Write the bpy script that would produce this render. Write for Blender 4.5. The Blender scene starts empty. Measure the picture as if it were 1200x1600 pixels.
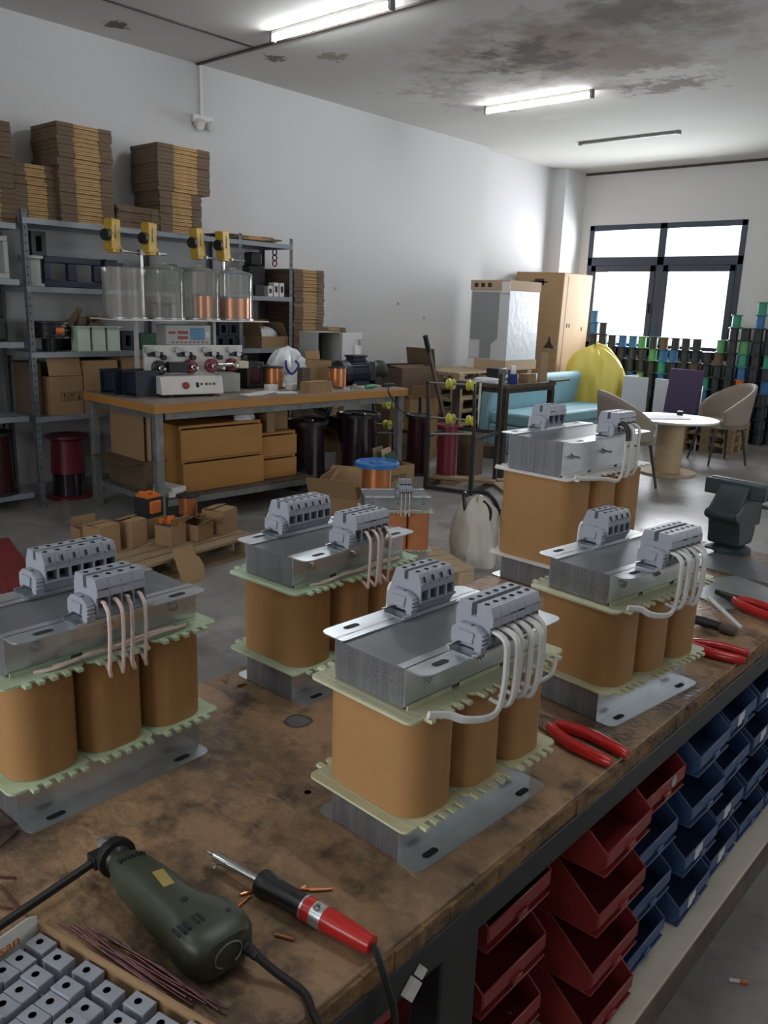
import bpy, bmesh, math, random
from mathutils import Vector, Matrix, Euler, noise

S = bpy.context.scene
PI = math.pi
R = math.radians
rnd = random.Random(7)

# ---------------------------------------------------------------- camera
cam_d = bpy.data.cameras.new('camera')
cam = bpy.data.objects.new('camera', cam_d)
S.collection.objects.link(cam)
yaw, pitch, roll = -0.722275865, 0.241900612, -0.0335356450
fwd = Vector((math.sin(yaw) * math.cos(pitch), math.cos(yaw) * math.cos(pitch), -math.sin(pitch)))
rgt = Vector((math.cos(yaw), -math.sin(yaw), 0))
dwn = fwd.cross(rgt)
r2 = rgt * math.cos(roll) + dwn * math.sin(roll)
d2 = dwn * math.cos(roll) - rgt * math.sin(roll)
m3 = Matrix((r2, -d2, -fwd)).transposed()
cam.matrix_world = Matrix.Translation((0, 0, 1.45)) @ m3.to_4x4()
cam_d.sensor_fit = 'VERTICAL'
cam_d.sensor_height = 24.0
cam_d.lens = 24.0 * 1290.437 / 1600.0
cam_d.clip_start = 0.02
S.camera = cam

# ---------------------------------------------------------------- world, lights, exposure
w = bpy.data.worlds.new('sky')
S.world = w
w.use_nodes = True
bg = w.node_tree.nodes['Background']
bg.inputs[0].default_value = (0.93, 0.965, 1.0, 1)
bg.inputs[1].default_value = 0.95
S.view_settings.view_transform = 'Standard'
S.view_settings.look = 'None'
S.view_settings.exposure = 0.38
S.view_settings.gamma = 1.0
S.view_settings.use_curve_mapping = False

def area(name, loc, rot, sx, sy, power, col):
    l = bpy.data.lights.new(name, 'AREA')
    l.shape = 'RECTANGLE'
    l.size, l.size_y, l.energy, l.color = sx, sy, power, col
    o = bpy.data.objects.new(name, l)
    S.collection.objects.link(o)
    o.location = loc
    o.rotation_euler = rot
    return o

# daylight coming in at the window wall (faces -Y) and at the big windows of the unseen right-hand wall (faces -X)
area('daylight_far_window', (-4.65, 10.86, 1.9), (R(-90), 0, 0), 1.9, 1.5, 200, (0.96, 0.98, 1.0))
area('daylight_side_window', (3.25, 6.6, 1.75), (0, R(90), 0), 1.7, 4.0, 42, (0.97, 0.985, 1.0))

area('added_rear_fill', (-1.2, -3.3, 1.75), (R(90), 0, 0), 3.0, 1.7, 50, (0.97, 0.985, 1.0))  # added fill from behind the camera, brightens the coil faces

LAMP_STRENGTH = 52.0

# ---------------------------------------------------------------- materials
def mat(name, col, rough=0.6, metal=0.0, var=0.0, scale=8.0, bump=0.0, bscale=60.0, emit=None, spec=0.5, coat=0.0, alpha=1.0, trans=0.0, col2=None, stretch=None):
    m = bpy.data.materials.new(name)
    m.use_nodes = True
    nt = m.node_tree
    b = nt.nodes['Principled BSDF']
    b.inputs['Base Color'].default_value = (*col, 1)
    b.inputs['Roughness'].default_value = rough
    b.inputs['Metallic'].default_value = metal
    b.inputs['Specular IOR Level'].default_value = spec
    b.inputs['Coat Weight'].default_value = coat
    b.inputs['Alpha'].default_value = alpha
    b.inputs['Transmission Weight'].default_value = trans
    if var or bump:
        tc = nt.nodes.new('ShaderNodeTexCoord')
        src = tc.outputs['Object']
        if stretch:
            mp = nt.nodes.new('ShaderNodeMapping')
            mp.inputs['Scale'].default_value = stretch
            nt.links.new(src, mp.inputs[0])
            src = mp.outputs[0]
    if var:
        n = nt.nodes.new('ShaderNodeTexNoise')
        n.inputs['Scale'].default_value = scale
        n.inputs['Detail'].default_value = 6
        nt.links.new(src, n.inputs['Vector'])
        r = nt.nodes.new('ShaderNodeValToRGB')
        r.color_ramp.elements[0].position = 0.3
        r.color_ramp.elements[1].position = 0.7
        lo = tuple(max(0, c * (1 - var)) for c in col)
        hi = tuple(min(1, c * (1 + var)) for c in col)
        if col2:
            lo, hi = col2, col
        r.color_ramp.elements[0].color = (*lo, 1)
        r.color_ramp.elements[1].color = (*hi, 1)
        nt.links.new(n.outputs['Fac'], r.inputs[0])
        nt.links.new(r.outputs[0], b.inputs['Base Color'])
    if bump:
        n2 = nt.nodes.new('ShaderNodeTexNoise')
        n2.inputs['Scale'].default_value = bscale
        n2.inputs['Detail'].default_value = 4
        nt.links.new(src, n2.inputs['Vector'])
        bp = nt.nodes.new('ShaderNodeBump')
        bp.inputs['Strength'].default_value = bump
        bp.inputs['Distance'].default_value = 0.01
        nt.links.new(n2.outputs['Fac'], bp.inputs['Height'])
        nt.links.new(bp.outputs[0], b.inputs['Normal'])
    if emit:
        b.inputs['Emission Color'].default_value = (*emit[0], 1)
        b.inputs['Emission Strength'].default_value = emit[1]
    return m

def N(nt, kind, **kw):
    n = nt.nodes.new(kind)
    for k, v in kw.items():
        n.inputs[k.replace('_', ' ')].default_value = v
    return n

def ramp(nt, a, b, c0=(0, 0, 0), c1=(1, 1, 1)):
    r = nt.nodes.new('ShaderNodeValToRGB')
    r.color_ramp.elements[0].position, r.color_ramp.elements[1].position = a, b
    r.color_ramp.elements[0].color, r.color_ramp.elements[1].color = (*c0, 1), (*c1, 1)
    return r

def mixc(nt, fac, a, b):
    m = nt.nodes.new('ShaderNodeMix')
    m.data_type = 'RGBA'
    for s, i in ((fac, 0), (a, 6), (b, 7)):
        if hasattr(s, 'is_linked') or hasattr(s, 'links'):
            nt.links.new(s, m.inputs[i])
        else:
            m.inputs[i].default_value = s if i == 0 else (*s, 1)
    return m.outputs[2]

def layered(name, base, layers, rough=0.7, bump=0.0, bscale=40, spec=0.4):
    """base colour with noise-shaped stains: layers = (scale, lo, hi, colour, strength, stretch)"""
    m = bpy.data.materials.new(name)
    m.use_nodes = True
    nt = m.node_tree
    b = nt.nodes['Principled BSDF']
    b.inputs['Roughness'].default_value = rough
    b.inputs['Specular IOR Level'].default_value = spec
    tc = nt.nodes.new('ShaderNodeTexCoord')
    cur = base
    for i, (sc, lo, hi, col, st, stretch) in enumerate(layers):
        mp = nt.nodes.new('ShaderNodeMapping')
        mp.inputs['Scale'].default_value = stretch or (1, 1, 1)
        mp.inputs['Location'].default_value = (i * 3.7, i * 1.9, i * 5.1)
        nt.links.new(tc.outputs['Object'], mp.inputs[0])
        n = N(nt, 'ShaderNodeTexNoise', Scale=sc, Detail=8.0, Roughness=0.62)
        nt.links.new(mp.outputs[0], n.inputs['Vector'])
        r = ramp(nt, lo, hi, (0, 0, 0), (st, st, st))
        nt.links.new(n.outputs['Fac'], r.inputs[0])
        cur = mixc(nt, r.outputs[0], cur, col)
    nt.links.new(cur, b.inputs['Base Color'])
    if bump:
        n2 = N(nt, 'ShaderNodeTexNoise', Scale=float(bscale), Detail=5.0)
        nt.links.new(tc.outputs['Object'], n2.inputs['Vector'])
        bp = N(nt, 'ShaderNodeBump', Strength=bump, Distance=0.01)
        nt.links.new(n2.outputs['Fac'], bp.inputs['Height'])
        nt.links.new(bp.outputs[0], b.inputs['Normal'])
    return m

M = {}
M['plaster'] = layered('plaster', (0.60, 0.60, 0.605), [(0.8, 0.4, 0.75, (0.58, 0.57, 0.57), 0.6, None), (9, 0.62, 0.8, (0.52, 0.5, 0.47), 0.25, None)], 0.85, 0.1, 30)
M['concrete'] = layered('concrete', (0.345, 0.335, 0.32), [(1.0, 0.42, 0.60, (0.19, 0.185, 0.178), 0.85, None), (3.2, 0.50, 0.64, (0.45, 0.43, 0.40), 0.6, None), (2.2, 0.56, 0.68, (0.11, 0.105, 0.10), 0.7, None), (14, 0.55, 0.72, (0.13, 0.125, 0.12), 0.5, None), (0.6, 0.52, 0.68, (0.24, 0.19, 0.13), 0.45, None)], 0.33, 0.08, 50)
M['benchwood'] = layered('benchwood', (0.35, 0.22, 0.122), [(4.5, 0.44, 0.60, (0.17, 0.115, 0.07), 0.95, None), (12, 0.50, 0.64, (0.055, 0.042, 0.033), 0.85, None), (40, 0.50, 0.70, (0.44, 0.29, 0.16), 0.55, (1, 1, 1)), (7, 0.58, 0.68, (0.03, 0.025, 0.022), 0.9, None), (28, 0.60, 0.72, (0.46, 0.37, 0.26), 0.45, (1, 5, 1)), (90, 0.58, 0.7, (0.10, 0.07, 0.05), 0.5, None), (5, 0.63, 0.70, (0.50, 0.39, 0.27), 0.4, (1.5, 16, 1)), (3.2, 0.56, 0.70, (0.055, 0.043, 0.035), 0.75, None)], 0.45, 0.3, 70)
M['benchedge'] = layered('benchedge', (0.24, 0.135, 0.055), [(30, 0.42, 0.6, (0.07, 0.045, 0.025), 0.9, (1, 0.4, 1)), (60, 0.5, 0.7, (0.36, 0.22, 0.1), 0.5, None)], 0.7, 0.6, 80)
M['tablewood'] = layered('tablewood', (0.47, 0.23, 0.06), [(3, 0.4, 0.7, (0.36, 0.165, 0.042), 0.6, (1, 0.3, 4)), (25, 0.55, 0.75, (0.24, 0.12, 0.045), 0.4, (1, 0.2, 3))], 0.5)
M['tabletop'] = layered('tabletop', (0.27, 0.225, 0.18), [(5, 0.4, 0.65, (0.16, 0.13, 0.105), 0.7, None), (18, 0.55, 0.7, (0.35, 0.3, 0.25), 0.5, None)], 0.5)
M['drawerwood'] = layered('drawerwood', (0.45, 0.225, 0.06), [(2.5, 0.4, 0.7, (0.35, 0.165, 0.04), 0.6, (1, 0.4, 3))], 0.5)
M['palewood'] = layered('palewood', (0.50, 0.38, 0.24), [(3, 0.4, 0.7, (0.36, 0.26, 0.15), 0.6, (1, 0.4, 4)), (25, 0.6, 0.75, (0.26, 0.18, 0.1), 0.5, (1, 0.3, 3))], 0.7)
M['palletwood'] = layered('palletwood', (0.33, 0.235, 0.13), [(4, 0.4, 0.7, (0.2, 0.135, 0.075), 0.7, (1, 0.4, 3)), (30, 0.55, 0.75, (0.12, 0.085, 0.05), 0.5, (1, 0.3, 3))], 0.8)
M['darkwood'] = mat('darkwood', (0.10, 0.075, 0.055), 0.6, var=0.4, scale=14)
M['kraft'] = layered('kraft', (0.42, 0.232, 0.092), [(7, 0.4, 0.7, (0.36, 0.19, 0.072), 0.7, None), (60, 0.5, 0.7, (0.37, 0.20, 0.078), 0.5, None)], 0.62, 0.05, 120, 0.3)
M['kraft_orange'] = mat('kraft_orange', (0.44, 0.16, 0.06), 0.6, var=0.12, scale=9)
M['carton'] = layered('carton', (0.36, 0.235, 0.125), [(5, 0.4, 0.7, (0.30, 0.19, 0.1), 0.6, None)], 0.8, 0.04, 90, 0.2)
M['carton_dark'] = layered('carton_dark', (0.155, 0.105, 0.066), [(14, 0.4, 0.7, (0.10, 0.068, 0.043), 0.7, (1, 1, 4))], 0.85)
M['carton_edge'] = layered('carton_edge', (0.46, 0.285, 0.125), [(40, 0.45, 0.7, (0.25, 0.15, 0.07), 0.7, (1, 0.5, 1))], 0.85)
M['carton_pale'] = layered('carton_pale', (0.47, 0.34, 0.22), [(4, 0.4, 0.7, (0.40, 0.28, 0.175), 0.6, None)], 0.8)
M['ink'] = mat('ink', (0.03, 0.025, 0.02), 0.8)
M['zinc'] = mat('zinc', (0.62, 0.66, 0.69), 0.30, 0.9, var=0.12, scale=16)
M['zinc_dull'] = mat('zinc_dull', (0.47, 0.50, 0.51), 0.42, 0.75, var=0.18, scale=14)
M['lamination'] = layered('lamination', (0.24, 0.245, 0.262), [(330, 0.35, 0.65, (0.11, 0.112, 0.122), 0.75, (1, 0.02, 0.02)), (30, 0.4, 0.7, (0.38, 0.385, 0.40), 0.4, (1, 0.05, 0.05))], 0.36, 0.15, 200, 0.6)
M['lamination'].node_tree.nodes['Principled BSDF'].inputs['Metallic'].default_value = 0.55
M['coretop'] = layered('coretop', (0.17, 0.18, 0.19), [(9, 0.4, 0.7, (0.12, 0.125, 0.13), 0.6, (1, 3, 1)), (60, 0.5, 0.8, (0.22, 0.23, 0.24), 0.5, (3, 0.5, 1))], 0.42)
M['coretop'].node_tree.nodes['Principled BSDF'].inputs['Metallic'].default_value = 0.35
M['bobbin_green'] = mat('bobbin_green', (0.50, 0.62, 0.42), 0.45, var=0.08, scale=20)
M['bobbin_cream'] = mat('bobbin_cream', (0.60, 0.61, 0.40), 0.45, var=0.08, scale=20)
M['bobbin_white'] = mat('bobbin_white', (0.70, 0.69, 0.66), 0.5)
M['terminal_grey'] = mat('terminal_grey', (0.335, 0.36, 0.415), 0.42)
M['terminal_lip'] = mat('terminal_lip', (0.27, 0.29, 0.33), 0.45)
M['hole'] = mat('hole', (0.012, 0.013, 0.015), 0.7)
M['wire_white'] = mat('wire_white', (0.72, 0.71, 0.68), 0.4, var=0.08, scale=60)
M['wire_pink'] = mat('wire_pink', (0.70, 0.55, 0.50), 0.45, var=0.1, scale=60)
M['black_plastic'] = mat('black_plastic', (0.012, 0.013, 0.015), 0.42)
M['black_rubber'] = mat('black_rubber', (0.012, 0.012, 0.012), 0.55)
M['black_steel'] = mat('black_steel', (0.018, 0.019, 0.02), 0.5, var=0.3, scale=20)
M['brown_steel'] = mat('brown_steel', (0.055, 0.042, 0.036), 0.5, 0.2, var=0.3, scale=15)
M['navy_plastic'] = mat('navy_plastic', (0.016, 0.021, 0.042), 0.5)
M['grey_steel'] = mat('grey_steel', (0.20, 0.215, 0.21), 0.5, 0.3, var=0.25, scale=12)
M['rack_steel'] = mat('rack_steel', (0.135, 0.155, 0.175), 0.5, 0.2, var=0.12, scale=10)
M['rack_shelf'] = mat('rack_shelf', (0.24, 0.27, 0.295), 0.45, 0.2, var=0.1, scale=6)
M['steel'] = mat('steel', (0.6, 0.6, 0.6), 0.25, 1.0, var=0.1, scale=20)
M['dull_steel'] = mat('dull_steel', (0.35, 0.35, 0.36), 0.4, 0.8, var=0.25, scale=20)
M['copper'] = layered('copper', (0.72, 0.30, 0.13), [(120, 0.4, 0.65, (0.42, 0.14, 0.05), 0.6, (0.3, 0.3, 3))], 0.3)
M['copper'].node_tree.nodes['Principled BSDF'].inputs['Metallic'].default_value = 0.75
M['copper_dark'] = mat('copper_dark', (0.11, 0.03, 0.03), 0.35, 0.3, var=0.3, scale=40)
M['enamel_black'] = mat('enamel_black', (0.022, 0.013, 0.02), 0.16, 0.1, bump=0.12, bscale=45, stretch=(0.3, 0.3, 4), coat=0.4)
M['maroon_wire'] = mat('maroon_wire', (0.05, 0.012, 0.015), 0.2, 0.2, bump=0.1, bscale=60, stretch=(0.3, 0.3, 4))
M['red_plastic'] = mat('red_plastic', (0.27, 0.035, 0.03), 0.5)
M['red_grip'] = mat('red_grip', (0.52, 0.018, 0.016), 0.28, coat=0.2)
M['maroon_plastic'] = mat('maroon_plastic', (0.17, 0.018, 0.033), 0.35)
M['red_paint'] = mat('red_paint', (0.18, 0.018, 0.018), 0.45, var=0.2, scale=12)
M['blue_bin'] = mat('blue_bin', (0.045, 0.095, 0.21), 0.45)
M['red_bin'] = mat('red_bin', (0.24, 0.022, 0.02), 0.45)
M['blue_flange'] = mat('blue_flange', (0.02, 0.17, 0.50), 0.35)
M['white_paint'] = mat('white_paint', (0.70, 0.69, 0.66), 0.45, var=0.06, scale=8)
M['shelf_white'] = layered('shelf_white', (0.58, 0.53, 0.44), [(6, 0.45, 0.7, (0.40, 0.34, 0.26), 0.6, None)], 0.6)
M['paper'] = mat('paper', (0.74, 0.74, 0.72), 0.7)
M['orange_plastic'] = mat('orange_plastic', (0.72, 0.19, 0.03), 0.45)
M['yellow_paint'] = mat('yellow_paint', (0.52, 0.33, 0.045), 0.5, var=0.15, scale=20)
M['yellow_plastic'] = mat('yellow_plastic', (0.58, 0.56, 0.08), 0.45)
M['yellow_film'] = mat('yellow_film', (0.80, 0.66, 0.13), 0.35, bump=1.0, bscale=9)
M['white_film'] = mat('white_film', (0.74, 0.77, 0.80), 0.35, bump=0.4, bscale=14)
M['cream_film'] = mat('cream_film', (0.62, 0.60, 0.52), 0.4, bump=0.35, bscale=12)
M['pink_film'] = mat('pink_film', (0.52, 0.42, 0.46), 0.35, bump=0.4, bscale=16)
M['sofa_blue'] = mat('sofa_blue', (0.26, 0.46, 0.53), 0.6, var=0.06, scale=5)
M['taupe'] = mat('taupe', (0.30, 0.255, 0.21), 0.7, bump=0.05, bscale=200)
M['purple_fabric'] = mat('purple_fabric', (0.075, 0.05, 0.11), 0.75)
M['leg_dark'] = mat('leg_dark', (0.035, 0.03, 0.03), 0.4)
M['olive'] = mat('olive', (0.045, 0.055, 0.034), 0.42, var=0.12, scale=25)
M['olive_dark'] = mat('olive_dark', (0.028, 0.033, 0.024), 0.5)
M['gold_label'] = mat('gold_label', (0.42, 0.33, 0.10), 0.4, 0.3)
M['vise_green'] = mat('vise_green', (0.028, 0.05, 0.055), 0.45, var=0.25, scale=18)
M['window_frame'] = mat('window_frame', (0.035, 0.045, 0.07), 0.4)
M['motor_blue'] = mat('motor_blue', (0.016, 0.024, 0.040), 0.4)
M['cabinet_grey'] = mat('cabinet_grey', (0.42, 0.43, 0.40), 0.5)
M['panel_face'] = mat('panel_face', (0.40, 0.41, 0.42), 0.4)
M['panel_blue'] = mat('panel_blue', (0.06, 0.22, 0.42), 0.4)
M['panel_red'] = mat('panel_red', (0.32, 0.04, 0.04), 0.4)
M['green_plastic'] = mat('green_plastic', (0.05, 0.33, 0.11), 0.4)
M['green_dark'] = mat('green_dark', (0.03, 0.09, 0.06), 0.5)
M['pale_green'] = mat('pale_green', (0.56, 0.66, 0.53), 0.5)
M['cream_block'] = mat('cream_block', (0.62, 0.57, 0.40), 0.5)
M['spool_orange'] = mat('spool_orange', (0.60, 0.16, 0.03), 0.45)
M['spool_blue'] = mat('spool_blue', (0.03, 0.14, 0.33), 0.45)
M['spool_green'] = mat('spool_green', (0.10, 0.32, 0.12), 0.45)
M['spool_teal'] = mat('spool_teal', (0.03, 0.26, 0.17), 0.45)
M['spool_black'] = mat('spool_black', (0.02, 0.022, 0.028), 0.45)
M['appliance_white'] = mat('appliance_white', (0.62, 0.63, 0.65), 0.4)
M['appliance_grey'] = mat('appliance_grey', (0.27, 0.28, 0.28), 0.35)
M['tape_blue'] = mat('tape_blue', (0.02, 0.035, 0.20), 0.4)
M['tube_glow'] = mat('tube_glow', (1, 1, 1), 0.4, emit=((0.93, 0.965, 1.0), LAMP_STRENGTH))
M['tube_off'] = mat('tube_off', (0.16, 0.155, 0.15), 0.5)

# clear plastic (old, a little cloudy) for the spool covers, and thin window glass
def thin_glass(name, col, refl, cloud):
    m = bpy.data.materials.new(name)
    m.use_nodes = True
    nt = m.node_tree
    nt.nodes.clear()
    out = nt.nodes.new('ShaderNodeOutputMaterial')
    t = N(nt, 'ShaderNodeBsdfTransparent', Color=(*col, 1))
    g = N(nt, 'ShaderNodeBsdfGlossy', Roughness=0.12)
    d = N(nt, 'ShaderNodeBsdfDiffuse', Color=(0.85, 0.83, 0.77, 1))
    tl = N(nt, 'ShaderNodeBsdfTranslucent', Color=(0.85, 0.83, 0.77, 1))
    lw = N(nt, 'ShaderNodeLayerWeight', Blend=refl)
    m0 = N(nt, 'ShaderNodeMixShader', Fac=0.5)
    nt.links.new(d.outputs[0], m0.inputs[1]); nt.links.new(tl.outputs[0], m0.inputs[2])
    m1 = N(nt, 'ShaderNodeMixShader', Fac=cloud)
    nt.links.new(t.outputs[0], m1.inputs[1]); nt.links.new(m0.outputs[0], m1.inputs[2])
    m2 = nt.nodes.new('ShaderNodeMixShader')
    nt.links.new(lw.outputs['Fresnel'], m2.inputs[0])
    nt.links.new(m1.outputs[0], m2.inputs[1]); nt.links.new(g.outputs[0], m2.inputs[2])
    nt.links.new(m2.outputs[0], out.inputs[0])
    return m
M['clear_plastic'] = thin_glass('clear_plastic', (0.97, 0.965, 0.94), 0.22, 0.30)
M['window_glass'] = thin_glass('window_glass', (0.97, 0.98, 1.0), 0.1, 0.05)
M['clear_bag'] = thin_glass('clear_bag', (0.9, 0.92, 0.95), 0.35, 0.25)

# ---------------------------------------------------------------- mesh helpers
class MB:
    def __init__(s):
        s.v, s.f, s.m = [], [], []
        s.T = None
    def add(s, vs, fs, m=0):
        o = len(s.v)
        for p in vs:
            p = Vector(p)
            s.v.append(s.T @ p if s.T is not None else p)
        for f in fs:
            s.f.append([o + i for i in f]); s.m.append(m)
        return s
    def box(s, c, d, m=0, rot=None, taper=1.0):
        x, y, z = d[0] / 2, d[1] / 2, d[2] / 2
        t = taper
        vs = [Vector(p) for p in ((-x, -y, -z), (x, -y, -z), (x, y, -z), (-x, y, -z), (-x * t, -y * t, z), (x * t, -y * t, z), (x * t, y * t, z), (-x * t, y * t, z))]
        if rot:
            e = Euler(rot).to_matrix()
            vs = [e @ p for p in vs]
        c = Vector(c)
        return s.add([p + c for p in vs], [(0, 3, 2, 1), (4, 5, 6, 7), (0, 1, 5, 4), (1, 2, 6, 5), (2, 3, 7, 6), (3, 0, 4, 7)], m)
    def bx(s, x0, x1, y0, y1, z0, z1, m=0):
        return s.box(((x0 + x1) / 2, (y0 + y1) / 2, (z0 + z1) / 2), (x1 - x0, y1 - y0, z1 - z0), m)
    def prism(s, pts, axis, a, b, m=0):
        def p3(p, h):
            return {'z': (p[0], p[1], h), 'y': (p[0], h, p[1]), 'x': (h, p[0], p[1])}[axis]
        n = len(pts)
        ar = sum(pts[i][0] * pts[(i + 1) % n][1] - pts[(i + 1) % n][0] * pts[i][1] for i in range(n))
        if (ar < 0) != (axis == 'y'):
            pts = pts[::-1]
        vs = [p3(p, a) for p in pts] + [p3(p, b) for p in pts]
        fs = [tuple(range(n - 1, -1, -1)), tuple(range(n, 2 * n))] + [(i, (i + 1) % n, n + (i + 1) % n, n + i) for i in range(n)]
        return s.add(vs, fs, m)
    def lathe(s, prof, seg=24, c=(0, 0, 0), axis='z', m=0, ms=None, wob=None):
        vs, fs = [], []
        c = Vector(c)
        ms_l = []
        for i, (r, z) in enumerate(prof):
            for k in range(seg):
                a = 2 * PI * k / seg
                rr = r * (1 + (wob(a, z) if wob else 0))
                p = (rr * math.cos(a), rr * math.sin(a), z)
                if axis == 'x':
                    p = (p[2], p[0], p[1])
                elif axis == 'y':
                    p = (p[1], p[2], p[0])
                vs.append(Vector(p) + c)
        o = len(s.v)
        n = len(prof)
        for i in range(n - 1):
            for k in range(seg):
                fs.append((i * seg + k, i * seg + (k + 1) % seg, (i + 1) * seg + (k + 1) % seg, (i + 1) * seg + k))
                ms_l.append(ms[i] if ms else m)
        if prof[0][0] > 1e-6:
            fs.append(tuple(range(seg - 1, -1, -1))); ms_l.append(ms[0] if ms else m)
        if prof[-1][0] > 1e-6:
            fs.append(tuple((n - 1) * seg + k for k in range(seg))); ms_l.append(ms[-1] if ms else m)
        s.add(vs, fs, m)
        s.m[-len(ms_l):] = ms_l
        return s
    def tube(s, pts, r, seg=8, m=0, r2=None, caps=True, flat=None):
        pts = [Vector(p) for p in pts]
        n = len(pts)
        rs = r if isinstance(r, (list, tuple)) else [r + ((r2 - r) * i / (n - 1) if r2 is not None else 0) for i in range(n)]
        vs, fs = [], []
        ref = None
        for i, p in enumerate(pts):
            t = (pts[min(i + 1, n - 1)] - pts[max(i - 1, 0)]).normalized()
            if ref is None:
                ref = Vector((0, 0, 1)) if abs(t.z) < 0.9 else Vector((0, 1, 0))
                if flat:
                    ref = Vector(flat)
            u = (ref - t * ref.dot(t)).normalized()
            ref = u
            v = t.cross(u)
            for k in range(seg):
                a = 2 * PI * (k + (0.5 if seg == 4 else 0)) / seg
                vs.append(p + (u * math.cos(a) * (1.45 if flat else 1) + v * math.sin(a) * (0.8 if flat else 1)) * rs[i])
        for i in range(n - 1):
            for k in range(seg):
                fs.append((i * seg + k, i * seg + (k + 1) % seg, (i + 1) * seg + (k + 1) % seg, (i + 1) * seg + k))
        if caps:
            fs.append(tuple(range(seg - 1, -1, -1)))
            fs.append(tuple((n - 1) * seg + k for k in range(seg)))
        return s.add(vs, fs, m)
    def cyl(s, a, b, r, seg=16, m=0, r2=None):
        return s.tube([a, b], r, seg, m, r2)
    def surf(s, fn, nu, nv, m=0, closed=False):
        vs = [fn(i / (nu if closed else nu - 1), j / (nv - 1)) for j in range(nv) for i in range(nu)]
        fs = []
        for j in range(nv - 1):
            for i in range(nu if closed else nu - 1):
                i2 = (i + 1) % nu
                fs.append((j * nu + i, j * nu + i2, (j + 1) * nu + i2, (j + 1) * nu + i))
        return s.add(vs, fs, m)
    def build(s, name, mats, parent=None, bevel=0, seg=2, solid=0, sub=0, angle=35):
        me = bpy.data.meshes.new(name)
        me.from_pydata([tuple(p) for p in s.v], [], s.f)
        for mm in (mats if isinstance(mats, (list, tuple)) else [mats]):
            me.materials.append(M[mm])
        me.polygons.foreach_set('material_index', s.m)
        me.update()
        bm = bmesh.new(); bm.from_mesh(me)
        bmesh.ops.recalc_face_normals(bm, faces=bm.faces) if not solid else None
        bm.to_mesh(me); bm.free()
        me.polygons.foreach_set('use_smooth', [True] * len(me.polygons))
        me.set_sharp_from_angle(angle=R(angle))
        o = bpy.data.objects.new(name, me)
        S.collection.objects.link(o)
        if parent:
            o.parent = parent
        if solid:
            md = o.modifiers.new('solid', 'SOLIDIFY'); md.thickness = solid; md.offset = 0
        if bevel:
            md = o.modifiers.new('bevel', 'BEVEL'); md.width = bevel; md.segments = seg; md.limit_method = 'ANGLE'; md.angle_limit = R(40)
        if sub:
            md = o.modifiers.new('sub', 'SUBSURF'); md.levels = sub; md.render_levels = sub
        return o

def rrect(w, h, r, n=5, c=(0, 0)):
    out = []
    for (sx, sy, a0) in ((1, 1, 0), (-1, 1, 90), (-1, -1, 180), (1, -1, 270)):
        for i in range(n + 1):
            a = R(a0 + 90 * i / n)
            out.append((c[0] + sx * (w / 2 - r) + r * math.cos(a), c[1] + sy * (h / 2 - r) + r * math.sin(a)))
    return out

def bez(pts, n=8):
    """smooth Catmull-Rom path through pts"""
    P = [Vector(p) for p in pts]
    out = []
    for i in range(len(P) - 1):
        p0, p1, p2, p3 = P[max(i - 1, 0)], P[i], P[i + 1], P[min(i + 2, len(P) - 1)]
        for k in range(n):
            t = k / n
            out.append(0.5 * ((2 * p1) + (p2 - p0) * t + (2 * p0 - 5 * p1 + 4 * p2 - p3) * t * t + (3 * p1 - p0 - 3 * p2 + p3) * t ** 3))
    out.append(P[-1])
    return out

def tag(o, label, cat, group=None, kind=None):
    o['label'] = label
    o['category'] = cat
    if group: o['group'] = group
    if kind: o['kind'] = kind
    return o

def thing(name, label, cat, loc=(0, 0, 0), rz=0, group=None, rot=None):
    o = bpy.data.objects.new(name, None)
    o.empty_display_size = 0.05
    S.collection.objects.link(o)
    o.location = loc
    o.rotation_euler = rot or (0, 0, rz)
    return tag(o, label, cat, group)

def one(mb, name, mats, label, cat, loc=(0, 0, 0), rz=0, group=None, rot=None, **kw):
    o = mb.build(name, mats, **kw)
    o.location = loc
    o.rotation_euler = rot or (0, 0, rz)
    return tag(o, label, cat, group)

def struct(mb, name, mats, **kw):
    o = mb.build(name, mats, **kw)
    o['kind'] = 'structure'
    return o

def kids(o):
    return [c for c in S.collection.objects if c.parent == o]

def dup(o, loc, rz=None, label=None, group=None, rot=None, mats=None):
    ch = [(c, [g for g in c.children]) for c in o.children]
    r = o.copy(); S.collection.objects.link(r)
    r.location = loc
    if rz is not None: r.rotation_euler = (0, 0, rz)
    if rot is not None: r.rotation_euler = rot
    if label: r['label'] = label
    if group: r['group'] = group
    for c, gs in ch:
        d = c.copy(); S.collection.objects.link(d); d.parent = r
        for g in gs:
            e = g.copy(); S.collection.objects.link(e); e.parent = d
    return r

def text(body, name, size, material, parent, loc, rot, ext=0.0005, align='CENTER'):
    cu = bpy.data.curves.new(name, 'FONT')
    cu.body = body; cu.size = size; cu.extrude = ext; cu.align_x = align; cu.align_y = 'CENTER'
    cu.materials.append(M[material])
    o = bpy.data.objects.new(name, cu)
    S.collection.objects.link(o)
    bpy.context.view_layer.update()
    me = bpy.data.meshes.new_from_object(o.evaluated_get(bpy.context.evaluated_depsgraph_get()))
    bpy.data.objects.remove(o)
    o = bpy.data.objects.new(name, me)
    S.collection.objects.link(o)
    o.parent = parent
    o.location = loc; o.rotation_euler = rot
    return o

# ================================================================ the room
XW, XW2, YW, H = -5.98, -6.12, 10.62, 3.29

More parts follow.
